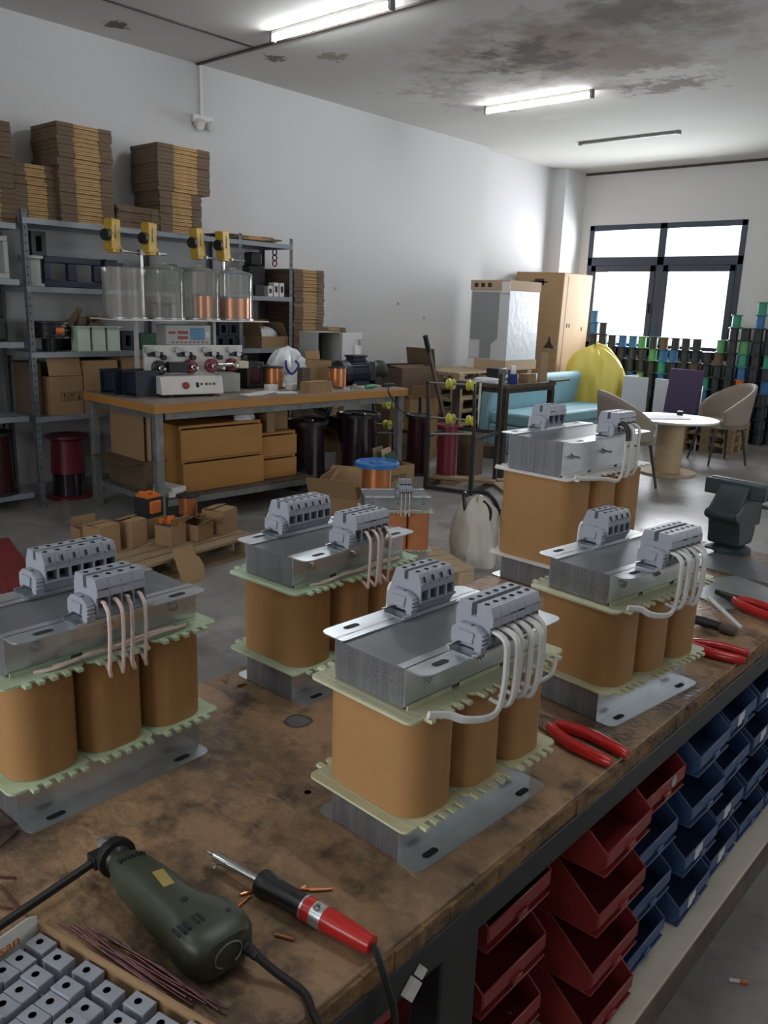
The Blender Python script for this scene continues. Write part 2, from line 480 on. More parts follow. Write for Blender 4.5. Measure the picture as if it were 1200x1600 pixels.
def stained_ceiling():
    m = bpy.data.materials.new('stained_ceiling')
    m.use_nodes = True
    nt = m.node_tree
    b = nt.nodes['Principled BSDF']
    b.inputs['Roughness'].default_value = 0.9
    tc = nt.nodes.new('ShaderNodeTexCoord')
    cur = (0.58, 0.57, 0.54)
    n0 = N(nt, 'ShaderNodeTexNoise', Scale=0.7, Detail=5.0)
    nt.links.new(tc.outputs['Object'], n0.inputs['Vector'])
    r0 = ramp(nt, 0.35, 0.7, (0, 0, 0), (0.7, 0.7, 0.7))
    nt.links.new(n0.outputs['Fac'], r0.inputs[0])
    cur = mixc(nt, r0.outputs[0], cur, (0.50, 0.49, 0.455))
    # water stain: (x, y, radius x, radius y, noise scale, colour, lo, hi)
    for (cx, cy, rx, ry, sc, col, lo, hi, st) in (
            (-3.45, 5.9, 1.6, 1.35, 2.2, (0.27, 0.205, 0.145), 0.46, 0.70, 0.85),
            (-3.75, 5.75, 0.85, 0.75, 4.5, (0.085, 0.06, 0.04), 0.58, 0.74, 0.85),
            (-3.15, 6.75, 0.55, 0.35, 7.0, (0.70, 0.68, 0.63), 0.44, 0.58, 0.85),
            (-3.2, 7.0, 0.8, 0.5, 4.0, (0.16, 0.12, 0.085), 0.62, 0.72, 0.8),
            (-2.6, 5.2, 1.1, 0.8, 3.0, (0.15, 0.12, 0.09), 0.55, 0.75, 0.8),
            (-5.66, 3.46, 0.13, 0.13, 16.0, (0.075, 0.065, 0.03), 0.52, 0.58, 0.9),
            (-5.35, 4.62, 0.12, 0.16, 18.0, (0.12, 0.10, 0.06), 0.55, 0.62, 0.9),
            (-4.95, 4.85, 0.2, 0.2, 14.0, (0.2, 0.16, 0.1), 0.56, 0.66, 0.7),
            (-4.6, 7.5, 0.28, 0.12, 16.0, (0.62, 0.60, 0.56), 0.52, 0.6, 0.7),
            (-4.9, 6.4, 0.9, 1.6, 5.0, (0.30, 0.26, 0.21), 0.66, 0.76, 0.6)):
        mp = nt.nodes.new('ShaderNodeMapping')
        mp.vector_type = 'POINT'
        mp.inputs['Location'].default_value = (-cx / rx, -cy / ry, 0)
        mp.inputs['Scale'].default_value = (1 / rx, 1 / ry, 0.0)
        nt.links.new(tc.outputs['Object'], mp.inputs[0])
        ln = nt.nodes.new('ShaderNodeVectorMath'); ln.operation = 'LENGTH'
        nt.links.new(mp.outputs[0], ln.inputs[0])
        n = N(nt, 'ShaderNodeTexNoise', Scale=sc, Detail=9.0, Roughness=0.68)
        nt.links.new(tc.outputs['Object'], n.inputs['Vector'])
        fall = ramp(nt, 0.1, 1.0, (0.34, 0.34, 0.34), (0, 0, 0))
        nt.links.new(ln.outputs['Value'], fall.inputs[0])
        ad = nt.nodes.new('ShaderNodeMath'); ad.operation = 'ADD'
        nt.links.new(fall.outputs[0], ad.inputs[0]); nt.links.new(n.outputs['Fac'], ad.inputs[1])
        rr = ramp(nt, lo + 0.08, hi + 0.08, (0, 0, 0), (st, st, st))
        nt.links.new(ad.outputs[0], rr.inputs[0])
        gate = ramp(nt, 0.75, 1.0, (1, 1, 1), (0, 0, 0))
        nt.links.new(ln.outputs['Value'], gate.inputs[0])
        mu = nt.nodes.new('ShaderNodeMath'); mu.operation = 'MULTIPLY'
        nt.links.new(rr.outputs[0], mu.inputs[0]); nt.links.new(gate.outputs[0], mu.inputs[1])
        cur = mixc(nt, mu.outputs[0], cur, col)
    nt.links.new(cur, b.inputs['Base Color'])
    return m
M['stained_ceiling'] = stained_ceiling()

struct(MB().bx(-6.3, 3.4, -3.2, 10.85, -0.12, 0, 0), 'floor', 'concrete')
struct(MB().bx(-6.3, 3.4, -3.2, 10.85, H, H + 0.15, 0), 'ceiling', 'stained_ceiling')
struct(MB().bx(-6.3, XW, -3.2, 8.4, 0, H), 'wall_left', 'plaster')
struct(MB().bx(-6.3, XW2, 8.4, 10.85, 0, H), 'wall_left_recess', 'plaster')
struct(MB().bx(XW2, -5.93, 10.1, YW, 0, H), 'wall_pillar', 'plaster')
WX0, WX1, WZ0, WZ1 = -5.80, -3.72, 0.95, 2.62
struct(MB().bx(XW2, WX0, YW, 10.8, 0, H).bx(WX1, 3.2, YW, 10.8, 0, H).bx(WX0, WX1, YW, 10.8, 0, WZ0).bx(WX0, WX1, YW, 10.8, WZ1, H), 'wall_window', 'plaster')
struct(MB().bx(-6.3, -2.75, -3.2, -3.0, 0, H).bx(0.35, 3.4, -3.2, -3.0, 0, H).bx(-2.75, 0.35, -3.2, -3.0, 0, 0.85).bx(-2.75, 0.35, -3.2, -3.0, 2.65, H), 'wall_back', 'plaster')
struct(MB().bx(-2.75, 0.35, -3.12, -3.06, 0.85, 0.91).bx(-2.75, 0.35, -3.12, -3.06, 2.59, 2.65).bx(-2.75, -2.69, -3.12, -3.06, 0.91, 2.59).bx(0.29, 0.35, -3.12, -3.06, 0.91, 2.59).bx(-1.23, -1.17, -3.12, -3.06, 0.91, 2.59), 'window_3', 'window_frame')  # unseen window with its opening, added for the rear fill light
rw = MB()
for (a, b) in ((-3.2, 4.55), (8.65, 10.85)):
    rw.bx(3.2, 3.4, a, b, 0, H)
for (a, b) in ((4.55, 8.65),):
    rw.bx(3.2, 3.4, a, b, 0, 0.88); rw.bx(3.2, 3.4, a, b, 2.62, H)
struct(rw, 'wall_right', 'plaster')
# the far window: outer frame, transom, mullion, two opening sashes and panes
wf = MB()
xm = (WX0 + WX1) / 2
for (a, b, c, d) in ((WX0, WX0 + 0.07, WZ0, WZ1), (WX1 - 0.07, WX1, WZ0, WZ1), (WX0, WX1, WZ1 - 0.07, WZ1), (WX0, WX1, WZ0, WZ0 + 0.07), (WX0, WX1, 2.10, 2.21), (xm - 0.05, xm + 0.05, WZ0, WZ1)):
    wf.bx(a, b, YW - 0.01, YW + 0.07, c, d)
for (a, b) in ((WX0 + 0.07, xm - 0.05), (xm + 0.05, WX1 - 0.07)):
    for (p, q, c, d) in ((a, a + 0.075, WZ0 + 0.07, 2.10), (b - 0.075, b, WZ0 + 0.07, 2.10), (a, b, 2.02, 2.10), (a, b, WZ0 + 0.07, WZ0 + 0.15)):
        wf.bx(p, q, YW - 0.02, YW + 0.05, c, d)
win = struct(wf, 'window_1', 'window_frame', bevel=0.006)
for (a, b, c, d) in ((WX0 + 0.06, xm - 0.04, 2.2, WZ1 - 0.06), (xm + 0.04, WX1 - 0.06, 2.2, WZ1 - 0.06), (WX0 + 0.13, xm - 0.11, WZ0 + 0.13, 2.03), (xm + 0.11, WX1 - 0.13, WZ0 + 0.13, 2.03)):
    MB().bx(a, b, YW + 0.02, YW + 0.026, c, d).build('window_pane', 'window_glass', win)
MB().bx(xm - 0.10, xm - 0.075, YW - 0.06, YW - 0.02, 1.5, 1.62).build('window_handle', 'black_plastic', win)
# windows of the right-hand wall
for i, (a, b) in enumerate(((4.55, 8.65),)):
    f = MB()
    f.bx(3.25, 3.31, a, b, 0.88, 0.94).bx(3.25, 3.31, a, b, 2.56, 2.62)
    k = 4
    for j in range(k + 1):
        y = a + 0.03 + (b - a - 0.06) * j / k
        f.bx(3.25, 3.31, y - 0.03, y + 0.03, 0.94, 2.56)
    struct(f, 'window_%d' % (i + 2), 'window_frame')
# ceiling joints and the conduit run
struct(MB().bx(XW, -3.2, 4.345, 4.375, H - 0.012, H).bx(-5.275, -5.255, -3.0, 4.345, H - 0.008, H), 'trim_1', 'brown_steel')
struct(MB().bx(-6.1, 3.2, YW - 0.012, YW, H - 0.03, H), 'trim_2', 'brown_steel')
struct(MB().bx(XW, XW + 0.012, -3.0, 8.4, 0, 0.09), 'baseboard_left', 'concrete')

# ceiling lamps
def lamp(y, x0, x1, glow, label):
    xc, L = (x0 + x1) / 2, x1 - x0
    t = thing('ceiling_lamp', label, 'lamp', (xc, y, H))
    if glow: t['group'] = 'lit tube lamps on the ceiling'
    MB().bx(-L / 2, L / 2, -0.02, 0.02, -0.025, 0).build('housing', 'white_paint' if glow else 'tube_off', t, bevel=0.004)
    if glow: MB().cyl((-L / 2 + 0.015, 0, -0.044), (L / 2 - 0.015, 0, -0.044), 0.019, 14).build('tube', 'tube_glow', t)
    for s in (-1, 1):
        MB().bx(s * L / 2 - 0.012, s * L / 2 + 0.012, -0.022, 0.022, -0.068 if glow else -0.032, 0).build('end_cap', 'tube_off', t)
lamp(4.19, -4.87, -3.77, True, 'lit white tube lamp beside the dark ceiling joint')
lamp(6.78, -4.88, -3.80, True, 'lit white tube lamp just past the brown ceiling stain')
lamp(8.70, -4.97, -3.85, False, 'empty grey lamp batten on the ceiling nearest the window wall')

lamp(1.35, -1.0, 0.1, True, 'added unseen lit white tube lamp over the workbench')  # out-of-view lamp added to brighten the bench top
lamp(-1.2, -3.2, -2.1, True, 'added unseen lit white tube lamp behind the workbench')  # second unseen lamp, added for more light from above

# conduit with two sockets high on the left wall
t = thing('wall_socket', 'white double socket box under the conduit high on the wall', 'socket', (XW, 4.38, 2.85))
MB().bx(0, 0.02, -0.012, 0.012, 0.05, H - 2.85 - 0.002).build('conduit', 'white_paint', t)
MB().bx(0, 0.035, -0.09, 0.10, 0.0, 0.06).build('mounting_plate', 'white_paint', t, bevel=0.004)
for y in (-0.05, 0.07):
    MB().cyl((0.035, y, 0.0), (0.075, y, -0.03), 0.038, 14).build('socket_cap', 'white_paint', t, bevel=0.004)

# small marks and wall plugs on the left wall
for y, z in ((5.95, 1.62), (6.9, 1.50), (7.35, 1.36), (7.9, 1.32)):
    one(MB().cyl((0, 0, 0), (0.006, 0, 0), 0.014, 8), 'wall_plug', 'dull_steel', 'small dark plug set in the bare white wall', 'wall plug', (XW, y, z), group='wall plugs')

# ================================================================ the workbench
BX0, BX1, BY0, BY1, BZ = -1.12, -0.463, -0.45, 2.45, 0.80
t = thing('workbench', 'long stained wooden workbench on a black steel frame', 'workbench', (0, 0, 0))
MB().bx(BX0, BX1 - 0.004, BY0, BY1 - 0.004, BZ - 0.026, BZ).build('bench_top', 'benchwood', t, bevel=0.003)
e = MB()
for k in range(60):   # the worn, chipped front edge
    y0 = BY0 + (BY1 - BY0) * k / 60
    e.bx(BX1 - 0.004, BX1 + 0.003 * rnd.random(), y0, y0 + (BY1 - BY0) / 60, BZ - 0.027, BZ - 0.001 - 0.005 * rnd.random())
e.build('worn_edge', 'benchedge', t)
fr = MB()
fr.bx(BX1 - 0.012, BX1 + 0.004, BY0, BY1, BZ - 0.069, BZ - 0.0265)
fr.bx(BX0, BX0 + 0.01, BY0, BY1, BZ - 0.078, BZ - 0.028)
fr.bx(BX0 + 0.01, BX1 - 0.012, BY1 - 0.01, BY1, BZ - 0.078, BZ - 0.028)
for y in (0.705, 2.38): fr.bx(BX0 + 0.01, BX1 - 0.012, y - 0.02, y + 0.02, BZ - 0.036, BZ - 0.028)
fr.build('frame', 'black_steel', t, bevel=0.002)
for (x, y) in ((BX1 - 0.03, 0.70), (BX0 + 0.03, 0.70), (BX1 - 0.03, 2.40), (BX0 + 0.03, 2.40), (BX1 - 0.03, -0.38), (BX0 + 0.03, -0.38)):
    MB().box((x, y, (BZ - 0.036) / 2), (0.045, 0.075, BZ - 0.036)).build('leg', 'black_steel', t, bevel=0.003)
MB().bx(BX0 + 0.06, BX1 - 0.06, BY0, BY1 + 0.3, 0.305, 0.342).bx(BX1 - 0.06, BX1 + 0.058, 0.75, BY1 + 0.3, 0.305, 0.342).build('lower_shelf', 'shelf_white', t, bevel=0.002)
MB().bx(BX1 + 0.058, BX1 + 0.064, 0.75, BY1 + 0.3, 0.30, 0.335).bx(BX0 + 0.06, BX1 + 0.058, 0.75, BY1 + 0.3, 0.27, 0.305).build('shelf_rail', 'darkwood', t)
MB().lathe([(0.0, 0.0003), (0.017, 0.0003), (0.023, 0.0002)], 16, (-0.895, 0.823, BZ), wob=lambda a, z: 0.25 * noise.noise((math.cos(a) * 2, math.sin(a) * 2, 1)), ms=[0, 1]).build('bolt_head', ['dull_steel', 'darkwood'], t)
MB().lathe([(0.0, 0.0003), (0.005, 0.0003)], 10, (-0.737, 0.697, BZ)).build('bolt_hole', 'hole', t)

# storage bins on the bench's lower shelf
def bin_mesh(name, material):
    D, W, Hh, L, th = 0.25, 0.158, 0.1055, 0.040, 0.003
    b = MB()
    b.bx(-D, 0, -W / 2, W / 2, 0, th)
    b.bx(-D, -D + th, -W / 2, W / 2, th, Hh)
    side = [(-D, th), (-0.012, th), (0.0, 0.016), (0.0, L), (-0.08, Hh), (-D, Hh)]
    b.prism(side, 'y', -W / 2, -W / 2 + th); b.prism(side, 'y', W / 2 - th, W / 2)
    b.prism([(-0.012, th), (0.0, 0.016), (0.0, L), (-th, L), (-th, 0.018), (-0.014, 0.006)], 'y', -W / 2 + th, W / 2 - th)
    b.bx(-D, -0.08, -W / 2 - 0.0035, -W / 2, Hh - 0.012, Hh); b.bx(-D, -0.08, W / 2, W / 2 + 0.0035, Hh - 0.012, Hh)
    b.bx(-0.004, 0.005, -0.012, 0.012, 0.012, 0.022)
    return b
proto = {}
for c, mm in (('red', 'red_bin'), ('blue', 'blue_bin')):
    o = bin_mesh(c, mm).build('storage_bin', mm, bevel=0.0012, seg=1)
    proto[c] = o
used = set()
cols = [(0.53, 'rrrr', -0.49), (0.845, 'rrrr', -0.475), (1.083, 'rrrr', -0.435), (1.252, 'bbbr', -0.452), (1.45, 'bbbb', -0.442), (1.622, 'bbbb', -0.45), (1.795, 'bbbb', -0.45), (1.965, 'bbbb', -0.45), (2.14, 'bbbb', -0.45)]
ordn = ['bottom row', 'second row up', 'third row up', 'top row']
cold = ['column before the bench leg', 'column just past the bench leg', 'second red column past the bench leg', 'mixed column', 'first all-blue column', 'second all-blue column', 'third all-blue column', 'fourth all-blue column', 'last column by the far bench leg']
for ci, (y, pat, xf) in enumerate(cols):
    for k, ch in enumerate(pat):
        c = 'red' if ch == 'r' else 'blue'
        o = proto[c]
        if c in used:
            o = o.copy(); S.collection.objects.link(o)
        used.add(c)
        o.location = (xf, y + rnd.uniform(-0.002, 0.002), 0.3425 + 0.104 * k)
        o.rotation_euler = (0, 0, R(rnd.uniform(-1.0, 1.0)))
        if ci == 0:
            o.rotation_euler = (0, 0, 0)
        tag(o, '%s open plastic storage bin, %s, %s' % (c, ordn[k], cold[ci]), 'storage bin', 'storage bins under the workbench')
        if (ci, k) in ((4, 0), (4, 1), (5, 1), (5, 3), (5, 0), (6, 3), (6, 2)):
            MB().bx(0.0003, 0.001, -0.035, 0.0, 0.016, 0.039).build('label_sticker', 'paper', o)
        if (ci, k) == (3, 3):
            MB().lathe([(0, 0.0004), (0.011, 0.0004)], 12, axis='x', c=(0.0003, 0.03, 0.03)).build('label_sticker', 'paper', o)
        if (ci, k) == (1, 1):
            MB().cyl((-0.10, -0.05, 0.012), (-0.008, 0.01, 0.05), 0.002, 6).build('metal_pin', 'steel', o)

# ================================================================ three-phase transformers
def stadium(l, w, n=6):
    r = w / 2
    out = []
    for i in range(n + 1):
        a = R(-90 + 180 * i / n); out.append((l / 2 - r + r * math.cos(a), r * math.sin(a)))
    for i in range(n + 1):
        a = R(90 + 180 * i / n); out.append((-l / 2 + r + r * math.cos(a), r * math.sin(a)))
    return out

def terminal_mesh(wy, style):
    """one clamp of a terminal strip: profile in x-z, wy long in y"""
    b = MB()
    if style == 'closed':
        full = [(-0.019, 0.004), (0.017, 0.004), (0.023, 0.016), (0.0265, 0.020), (0.0265, 0.044), (0.021, 0.0595), (0.0035, 0.0595), (0.0035, 0.047), (-0.0035, 0.047), (-0.0035, 0.0595), (-0.019, 0.0595), (-0.0265, 0.040), (-0.0265, 0.018)]
        notch = [(-0.019, 0.004), (0.017, 0.004), (0.023, 0.016), (0.0265, 0.020), (0.0265, 0.022), (0.012, 0.022), (0.012, 0.0365), (0.0265, 0.0365), (0.0265, 0.044), (0.021, 0.0595), (0.0035, 0.0595), (0.0035, 0.047), (-0.0035, 0.047), (-0.0035, 0.0595), (-0.019, 0.0595), (-0.0265, 0.040), (-0.0265, 0.018)]
    else:
        full = [(-0.020, 0.003), (0.018, 0.003), (0.018, 0.010), (0.025, 0.016), (0.025, 0.036), (0.0285, 0.036), (0.0285, 0.047), (0.024, 0.0595), (0.004, 0.0595), (0.004, 0.043), (-0.004, 0.043), (-0.004, 0.0595), (-0.022, 0.0595), (-0.027, 0.046), (-0.027, 0.012)]
        notch = [(-0.020, 0.003), (0.018, 0.003), (0.018, 0.018), (0.012, 0.022), (0.012, 0.036), (0.0285, 0.036), (0.0285, 0.047), (0.024, 0.0595), (0.004, 0.0595), (0.004, 0.043), (-0.004, 0.043), (-0.004, 0.0595), (-0.022, 0.0595), (-0.027, 0.046), (-0.027, 0.012)]
    wl = 0.0028
    b.prism(full, 'y', 0.0002, wl)
    b.prism(notch, 'y', wl, wy - 0.0002)
    # raised lip along the slanted shoulder and dark screw holes on top
    b.bx(0.0245, 0.0285, 0.001, wy - 0.001, 0.0450, 0.0475, 1)
    b.box((0.0255, wy / 2, 0.0515), (0.0018, 0.0016, 0.008), 2, rot=(0, R(-20), 0))
    for x in (0.0125, -0.0115):
        b.lathe([(0, 0.06), (0.0036, 0.06)], 12, (x, wy / 2, 0), m=2)
    b.bx(0.010, 0.0125, wl, wy - 0.0002, 0.023, 0.036, 2)
    return b

TERM = {}
def terminal_strip(parent, x, y0, n, wy, z, style, sx=1.0, pin=0):
    """rail, end clamp and n clamps; returns the part"""
    L = n * wy
    rail = MB()
    rail.bx(-0.0175, 0.0175, -0.022, L + 0.016, 0.0005, 0.0016).bx(-0.0185, -0.0172, -0.022, L + 0.016, 0.0005, 0.0062).bx(0.0172, 0.0185, -0.022, L + 0.016, 0.0005, 0.0062)
    rail.bx(-0.0225, -0.0172, -0.022, L + 0.016, 0.0052, 0.0062).bx(0.0172, 0.0225, -0.022, L + 0.016, 0.0052, 0.0062)
    p = rail.build('terminal_strip', 'zinc', parent)
    p.location = (x, y0, z)
    if sx < 0:
        pass
    ec = MB()
    ec.prism([(-0.021, 0.0065), (-0.012, 0.012), (0.010, 0.012), (0.014, 0.0035), (0.0225, 0.0035), (0.0225, 0.0105), (0.0235, 0.028), (0.012, 0.0345), (-0.014, 0.0345), (-0.0235, 0.027), (-0.0245, 0.012)], 'y', -0.012, -0.0004)
    ec.prism([(-0.011, 0.014), (0.010, 0.014), (0.012, 0.028), (-0.012, 0.028)], 'y', -0.0145, -0.012)
    for k in range(3): ec.bx(0.0225, 0.0255, -0.012, -0.001, 0.013 + k * 0.005, 0.0155 + k * 0.005)
    ec.lathe([(0, 0.0347), (0.0028, 0.0347)], 8, (0.004, -0.006, 0), m=1)
    ec.build('end_clamp', ['terminal_grey', 'hole'], p, bevel=0.0006, seg=1)
    key = (round(wy, 5), style)
    for k in range(n):
        if key not in TERM:
            o = terminal_mesh(wy, style).build('terminal', ['terminal_grey', 'terminal_lip', 'hole'], p)
            TERM[key] = o
        else:
            o = TERM[key].copy(); S.collection.objects.link(o); o.parent = p
        o.location = (0, k * wy, 0)
    MB().prism([(-0.019, 0.004), (0.017, 0.004), (0.0255, 0.018), (0.0255, 0.044), (0.020, 0.0585), (-0.018, 0.0585), (-0.0255, 0.040), (-0.0255, 0.018)], 'y', L, L + 0.002).build('end_plate', 'terminal_grey', p)
    return p

def transformer(label, loc, rz, L=0.278, core_w=0.115, lip=0.033, zlo=0.058, zc0=0.063, zc1=0.198, ztop=0.254, coil_w=0.158, coil_l=0.091, pitch=0.0965,
                coil='kraft', bobbin='bobbin_cream', steel='zinc', front=(6, 0.0163, -0.035), rear=(4, 0.0172, -0.01), wires='white', rear_style='closed', long_bolts=False, foot=True, nw=None, black_lead=False, loose=False, shade_metal='lamination', tall_plate=True):
    t = thing('three_phase_transformer', label, 'transformer', loc, rz, 'three-phase transformers')
    cw, hl = core_w / 2, L / 2
    # laminated yokes (the limbs hide inside the coils)
    lo = MB().bx(-cw, cw, -hl, hl, 0.0015, zlo)
    for y in (-pitch, 0, pitch): lo.bx(-cw * 0.8, cw * 0.8, y - 0.02, y + 0.02, zlo, zc1)
    lo.build('lower_yoke', shade_metal, t, bevel=0.0008, seg=1)
    MB().bx(-cw, cw, -hl, hl, zc1 + 0.005, ztop - 0.003, 0).bx(-cw, cw, -hl + 0.0005, hl - 0.0005, ztop - 0.003, ztop - 0.0022, 1).build('upper_yoke', [shade_metal, 'coretop'], t)
    # four angle brackets with slotted lips
    th = 0.0018
    for top in (True, False):
        if not top and not foot: continue
        for sx in (1, -1):
            b = MB()
            if top:
                za, zb, zl = zc1 + 0.008, ztop, ztop - th
            else:
                za, zb, zl = 0.0, zlo - 0.006, 0.0
            b.bx(min(sx * cw, sx * (cw + th)), max(sx * cw, sx * (cw + th)), -hl, hl, za, zb)
            r = 0.014
            x0, x1 = sx * (cw - (0.012 if top else 0)), sx * (cw + lip)
            pts = [(x0, -hl), (x1 - sx * r, -hl)] + [(x1 - sx * r + sx * r * math.sin(R(a)), -hl + r - r * math.cos(R(a))) for a in (22, 45, 68, 90)] + [(x1 - sx * r + sx * r * math.cos(R(a)), hl - r + r * math.sin(R(a))) for a in (0, 22, 45, 68, 90)] + [(x0, hl)]
            b.prism(pts, 'z', zl, zl + th)
            for sy in (-1, 1):
                sl = [(sx * (cw + lip * 0.52) + p[1], sy * (hl - 0.042) + p[0]) for p in stadium(0.026, 0.010)]
                b.add([(p[0], p[1], zl + th + 0.00025) for p in sl], [tuple(range(len(sl)))], 1)
                b.add([(p[0], p[1], zl - 0.00025) for p in sl], [tuple(range(len(sl)))], 1)
            br = b.build('mounting_bracket', [steel, 'hole'], t)
            for y in ((-hl + 0.04, 0.0, hl - 0.04) if top else (-pitch * 0.52, pitch * 0.52)):
                zz = (za + zb) / 2 + (0.002 if top else 0.018)
                x0 = sx * (cw + th)
                c = MB().lathe([(0.0, 0.0), (0.0085, 0.0), (0.0085, 0.0016), (0.0, 0.0016)], 14, axis='x').lathe([(0.0065, 0.0016), (0.0065, 0.0062), (0.0035, 0.0062), (0.0035, 0.022 if long_bolts else 0.0085), (0, 0.022 if long_bolts else 0.0085)], 6, axis='x')
                if sx < 0:
                    for i, p in enumerate(c.v): c.v[i] = Vector((-p.x, p.y, p.z))
                bo = c.build('bolt', 'steel', br)
                bo.location = (x0, y, zz)
    # coils and their bobbin flanges
    for i, y in enumerate((-pitch, 0, pitch)):
        c = MB().prism(rrect(coil_w, coil_l, min(0.034, coil_l * 0.4), 7), 'z', zc0 + 0.0005, zc1 - 0.0005)
        o = c.build('coil', coil, t, angle=50)
        o.location = (0, y, 0)
        for zf in (zc0 - 0.0035, zc1):
            f = MB().prism(rrect(coil_w + 0.014, coil_l + 0.004, 0.012, 4), 'z', zf, zf + 0.0035)
            for sx in (1, -1):
                for k in range(5):   # comb of lead-out teeth along the long sides
                    yy = -coil_l / 2 + 0.012 + k * (coil_l - 0.024) / 4
                    f.box((sx * (coil_w / 2 + 0.011), yy, zf + 0.0017), (0.014, 0.0075, 0.0045))
                if zf > zc0:
                    f.bx(min(sx * (cw + 0.0025), sx * (cw + 0.0045)), max(sx * (cw + 0.0025), sx * (cw + 0.0045)), -coil_l / 2 + 0.006, coil_l / 2 - 0.006, zf + 0.003, zf + 0.009)
            if i == 0:
                f.prism(rrect(coil_w + 0.014, 0.03, 0.010, 4, (0, -coil_l / 2 - 0.001)), 'z', zf + 0.0002, zf + 0.0033)
            if i == 2:
                f.prism(rrect(coil_w + 0.014, 0.03, 0.010, 4, (0, coil_l / 2 + 0.001)), 'z', zf + 0.0002, zf + 0.0033)
            fo = f.build('bobbin_flange', bobbin, t)
            fo.location = (0, y, 0)
    # terminal strips
    nf, wyf, yf = front
    nr, wyr, yr = rear
    xf = cw + lip * 0.55
    terminal_strip(t, xf, yf, nf, wyf, ztop, 'open')
    rs = terminal_strip(t, -cw - lip * 0.15, yr, nr, wyr, ztop, rear_style)
    # leads from the front strip down to the coils
    wm = 'wire_white' if wires == 'white' else 'wire_pink'
    wr = 0.0036 if wires == 'white' else 0.0026
    n_w = nw or nf
    out = cw + lip + (0.030 if wires == 'white' else 0.023)
    for k in range(n_w):
        y = yf + wyf * (k + 0.5 + (nf - n_w))
        zt = ztop + 0.028
        zb = zc1 - 0.010
        dx = 0.004 * math.sin(k * 2.1)
        p = [(xf + 0.014, y, zt), (xf + 0.027, y, zt + 0.001), (out - 0.006 + dx, y, zt - 0.003), (out + dx, y, zt - 0.012), (out + 0.001 + dx, y, zt - 0.035), (out + 0.001 + dx, y - 0.001, zb + 0.035)]
        if wires == 'white' and k == 0:
            p += [(out - 0.002, y - 0.005, zb + 0.004), (out - 0.004, y - 0.025, zb - 0.002), (out - 0.010, y - 0.06, zb + 0.006), (out - 0.020, -hl + 0.03, zb + 0.014), (out - 0.028, -hl + 0.004, zb + 0.020)]
        elif wires == 'white':
            p += [(out + dx, y - 0.003, zb + 0.014), (out - 0.006 + dx, y - 0.008, zb - 0.001 + 0.004 * (k % 2)), (out - 0.022, y - 0.012, zb + 0.006)]
        else:
            p += [(out + dx, y - 0.002, zb + 0.008), (out - 0.003, y + 0.001, zb - 0.002), (out - 0.014, y + 0.006, zb + 0.0), (cw + 0.022, y + 0.010, zb + 0.008)]
        MB().tube(bez(p, 6), wr, 8, flat=(0, 1, 0) if wires == 'white' else None).build('lead_wire', wm, t)
    if loose:
        MB().tube(bez([(out - 0.012, yf + nf * wyf + 0.004, zc1 - 0.006), (out - 0.002, yf + nf * wyf + 0.016, zc1 + 0.004), (out - 0.004, yf + nf * wyf + 0.028, zc1 + 0.022)], 6), wr, 8, flat=(0, 1, 0)).build('lead_wire', wm, t)
    if wires != 'white':
        zw = zc1 + 0.0075
        xo = cw + 0.016
        for k, (ya, yb, dz) in enumerate(((-hl + 0.03, yf + 0.05, 0.0), (-hl + 0.055, yf + 0.04, 0.0015), (yf + 0.03, hl - 0.025, 0.001), (yf + 0.02, hl - 0.045, 0.004))):
            MB().tube(bez([(xo - 0.006, ya, zw - 0.003), (xo + 0.006, ya + 0.02, zw + dz), (xo + 0.010, (ya + yb) / 2, zw + 0.005 + dz), (xo + 0.006, yb - 0.015, zw + dz + 0.002), (xo - 0.006, yb, zw - 0.002)], 6), wr, 8).build('lead_wire', wm, t)
    if black_lead:
        y = yf + wyf * 0.5
        MB().tube(bez([(xf + 0.014, y, ztop + 0.028), (xf + 0.034, y, ztop + 0.034), (out + 0.002, y, ztop + 0.02), (out + 0.006, y, ztop - 0.004)], 6), 0.0065, 8).build('sleeve', 'black_rubber', t)
    # lead that comes up behind the rear strip
    xr = -cw - lip * 0.15
    MB().tube(bez([(xr - 0.014, yr + wyr * 0.5, ztop + 0.03), (xr - 0.032, yr + wyr * 0.4, ztop + 0.032), (xr - 0.036, yr + wyr * 0.3, ztop + 0.01), (xr - 0.034, yr + wyr * 0.3, ztop - 0.05)], 6), wr * 0.9, 8).build('lead_wire', wm, t)
    return t

transformer('kraft-wrapped transformer with six white leads and cream flanges nearest the soldering iron', (-0.603, 0.812, BZ), R(-2.5), front=(6, 0.0163, -0.040), rear=(4, 0.0172, -0.010), loose=True)
transformer('kraft-wrapped transformer with green flanges behind, at the bench edge over the pallets', (-1.012, 1.000, BZ), R(0.5), bobbin='bobbin_green', front=(5, 0.0165, -0.038), rear=(6, 0.0172, -0.062), wires='pink', nw=4)
transformer('kraft-wrapped transformer beside the green rotary tool, four pinkish leads', (-1.003, 0.528, BZ), R(1.0), bobbin='bobbin_green', front=(4, 0.0172, -0.040), rear=(6, 0.0178, -0.035), wires='pink')
transformer('kraft-wrapped transformer with six white leads standing between the red pliers', (-0.592, 1.315, BZ), R(-7), bobbin='bobbin_cream', front=(6, 0.0163, -0.045), rear=(4, 0.0172, -0.012))
transformer('tallest transformer with white flanges and long bolts, in front of the taupe chair', (-1.005, 1.865, BZ), R(-3), L=0.36, core_w=0.15, lip=0.034, zlo=0.060, zc0=0.066, zc1=0.278, ztop=0.366, coil_w=0.20, coil_l=0.118, pitch=0.123,
            bobbin='bobbin_white', front=(4, 0.0205, -0.02), rear=(3, 0.024, -0.05), rear_style='open', long_bolts=True, black_lead=True)
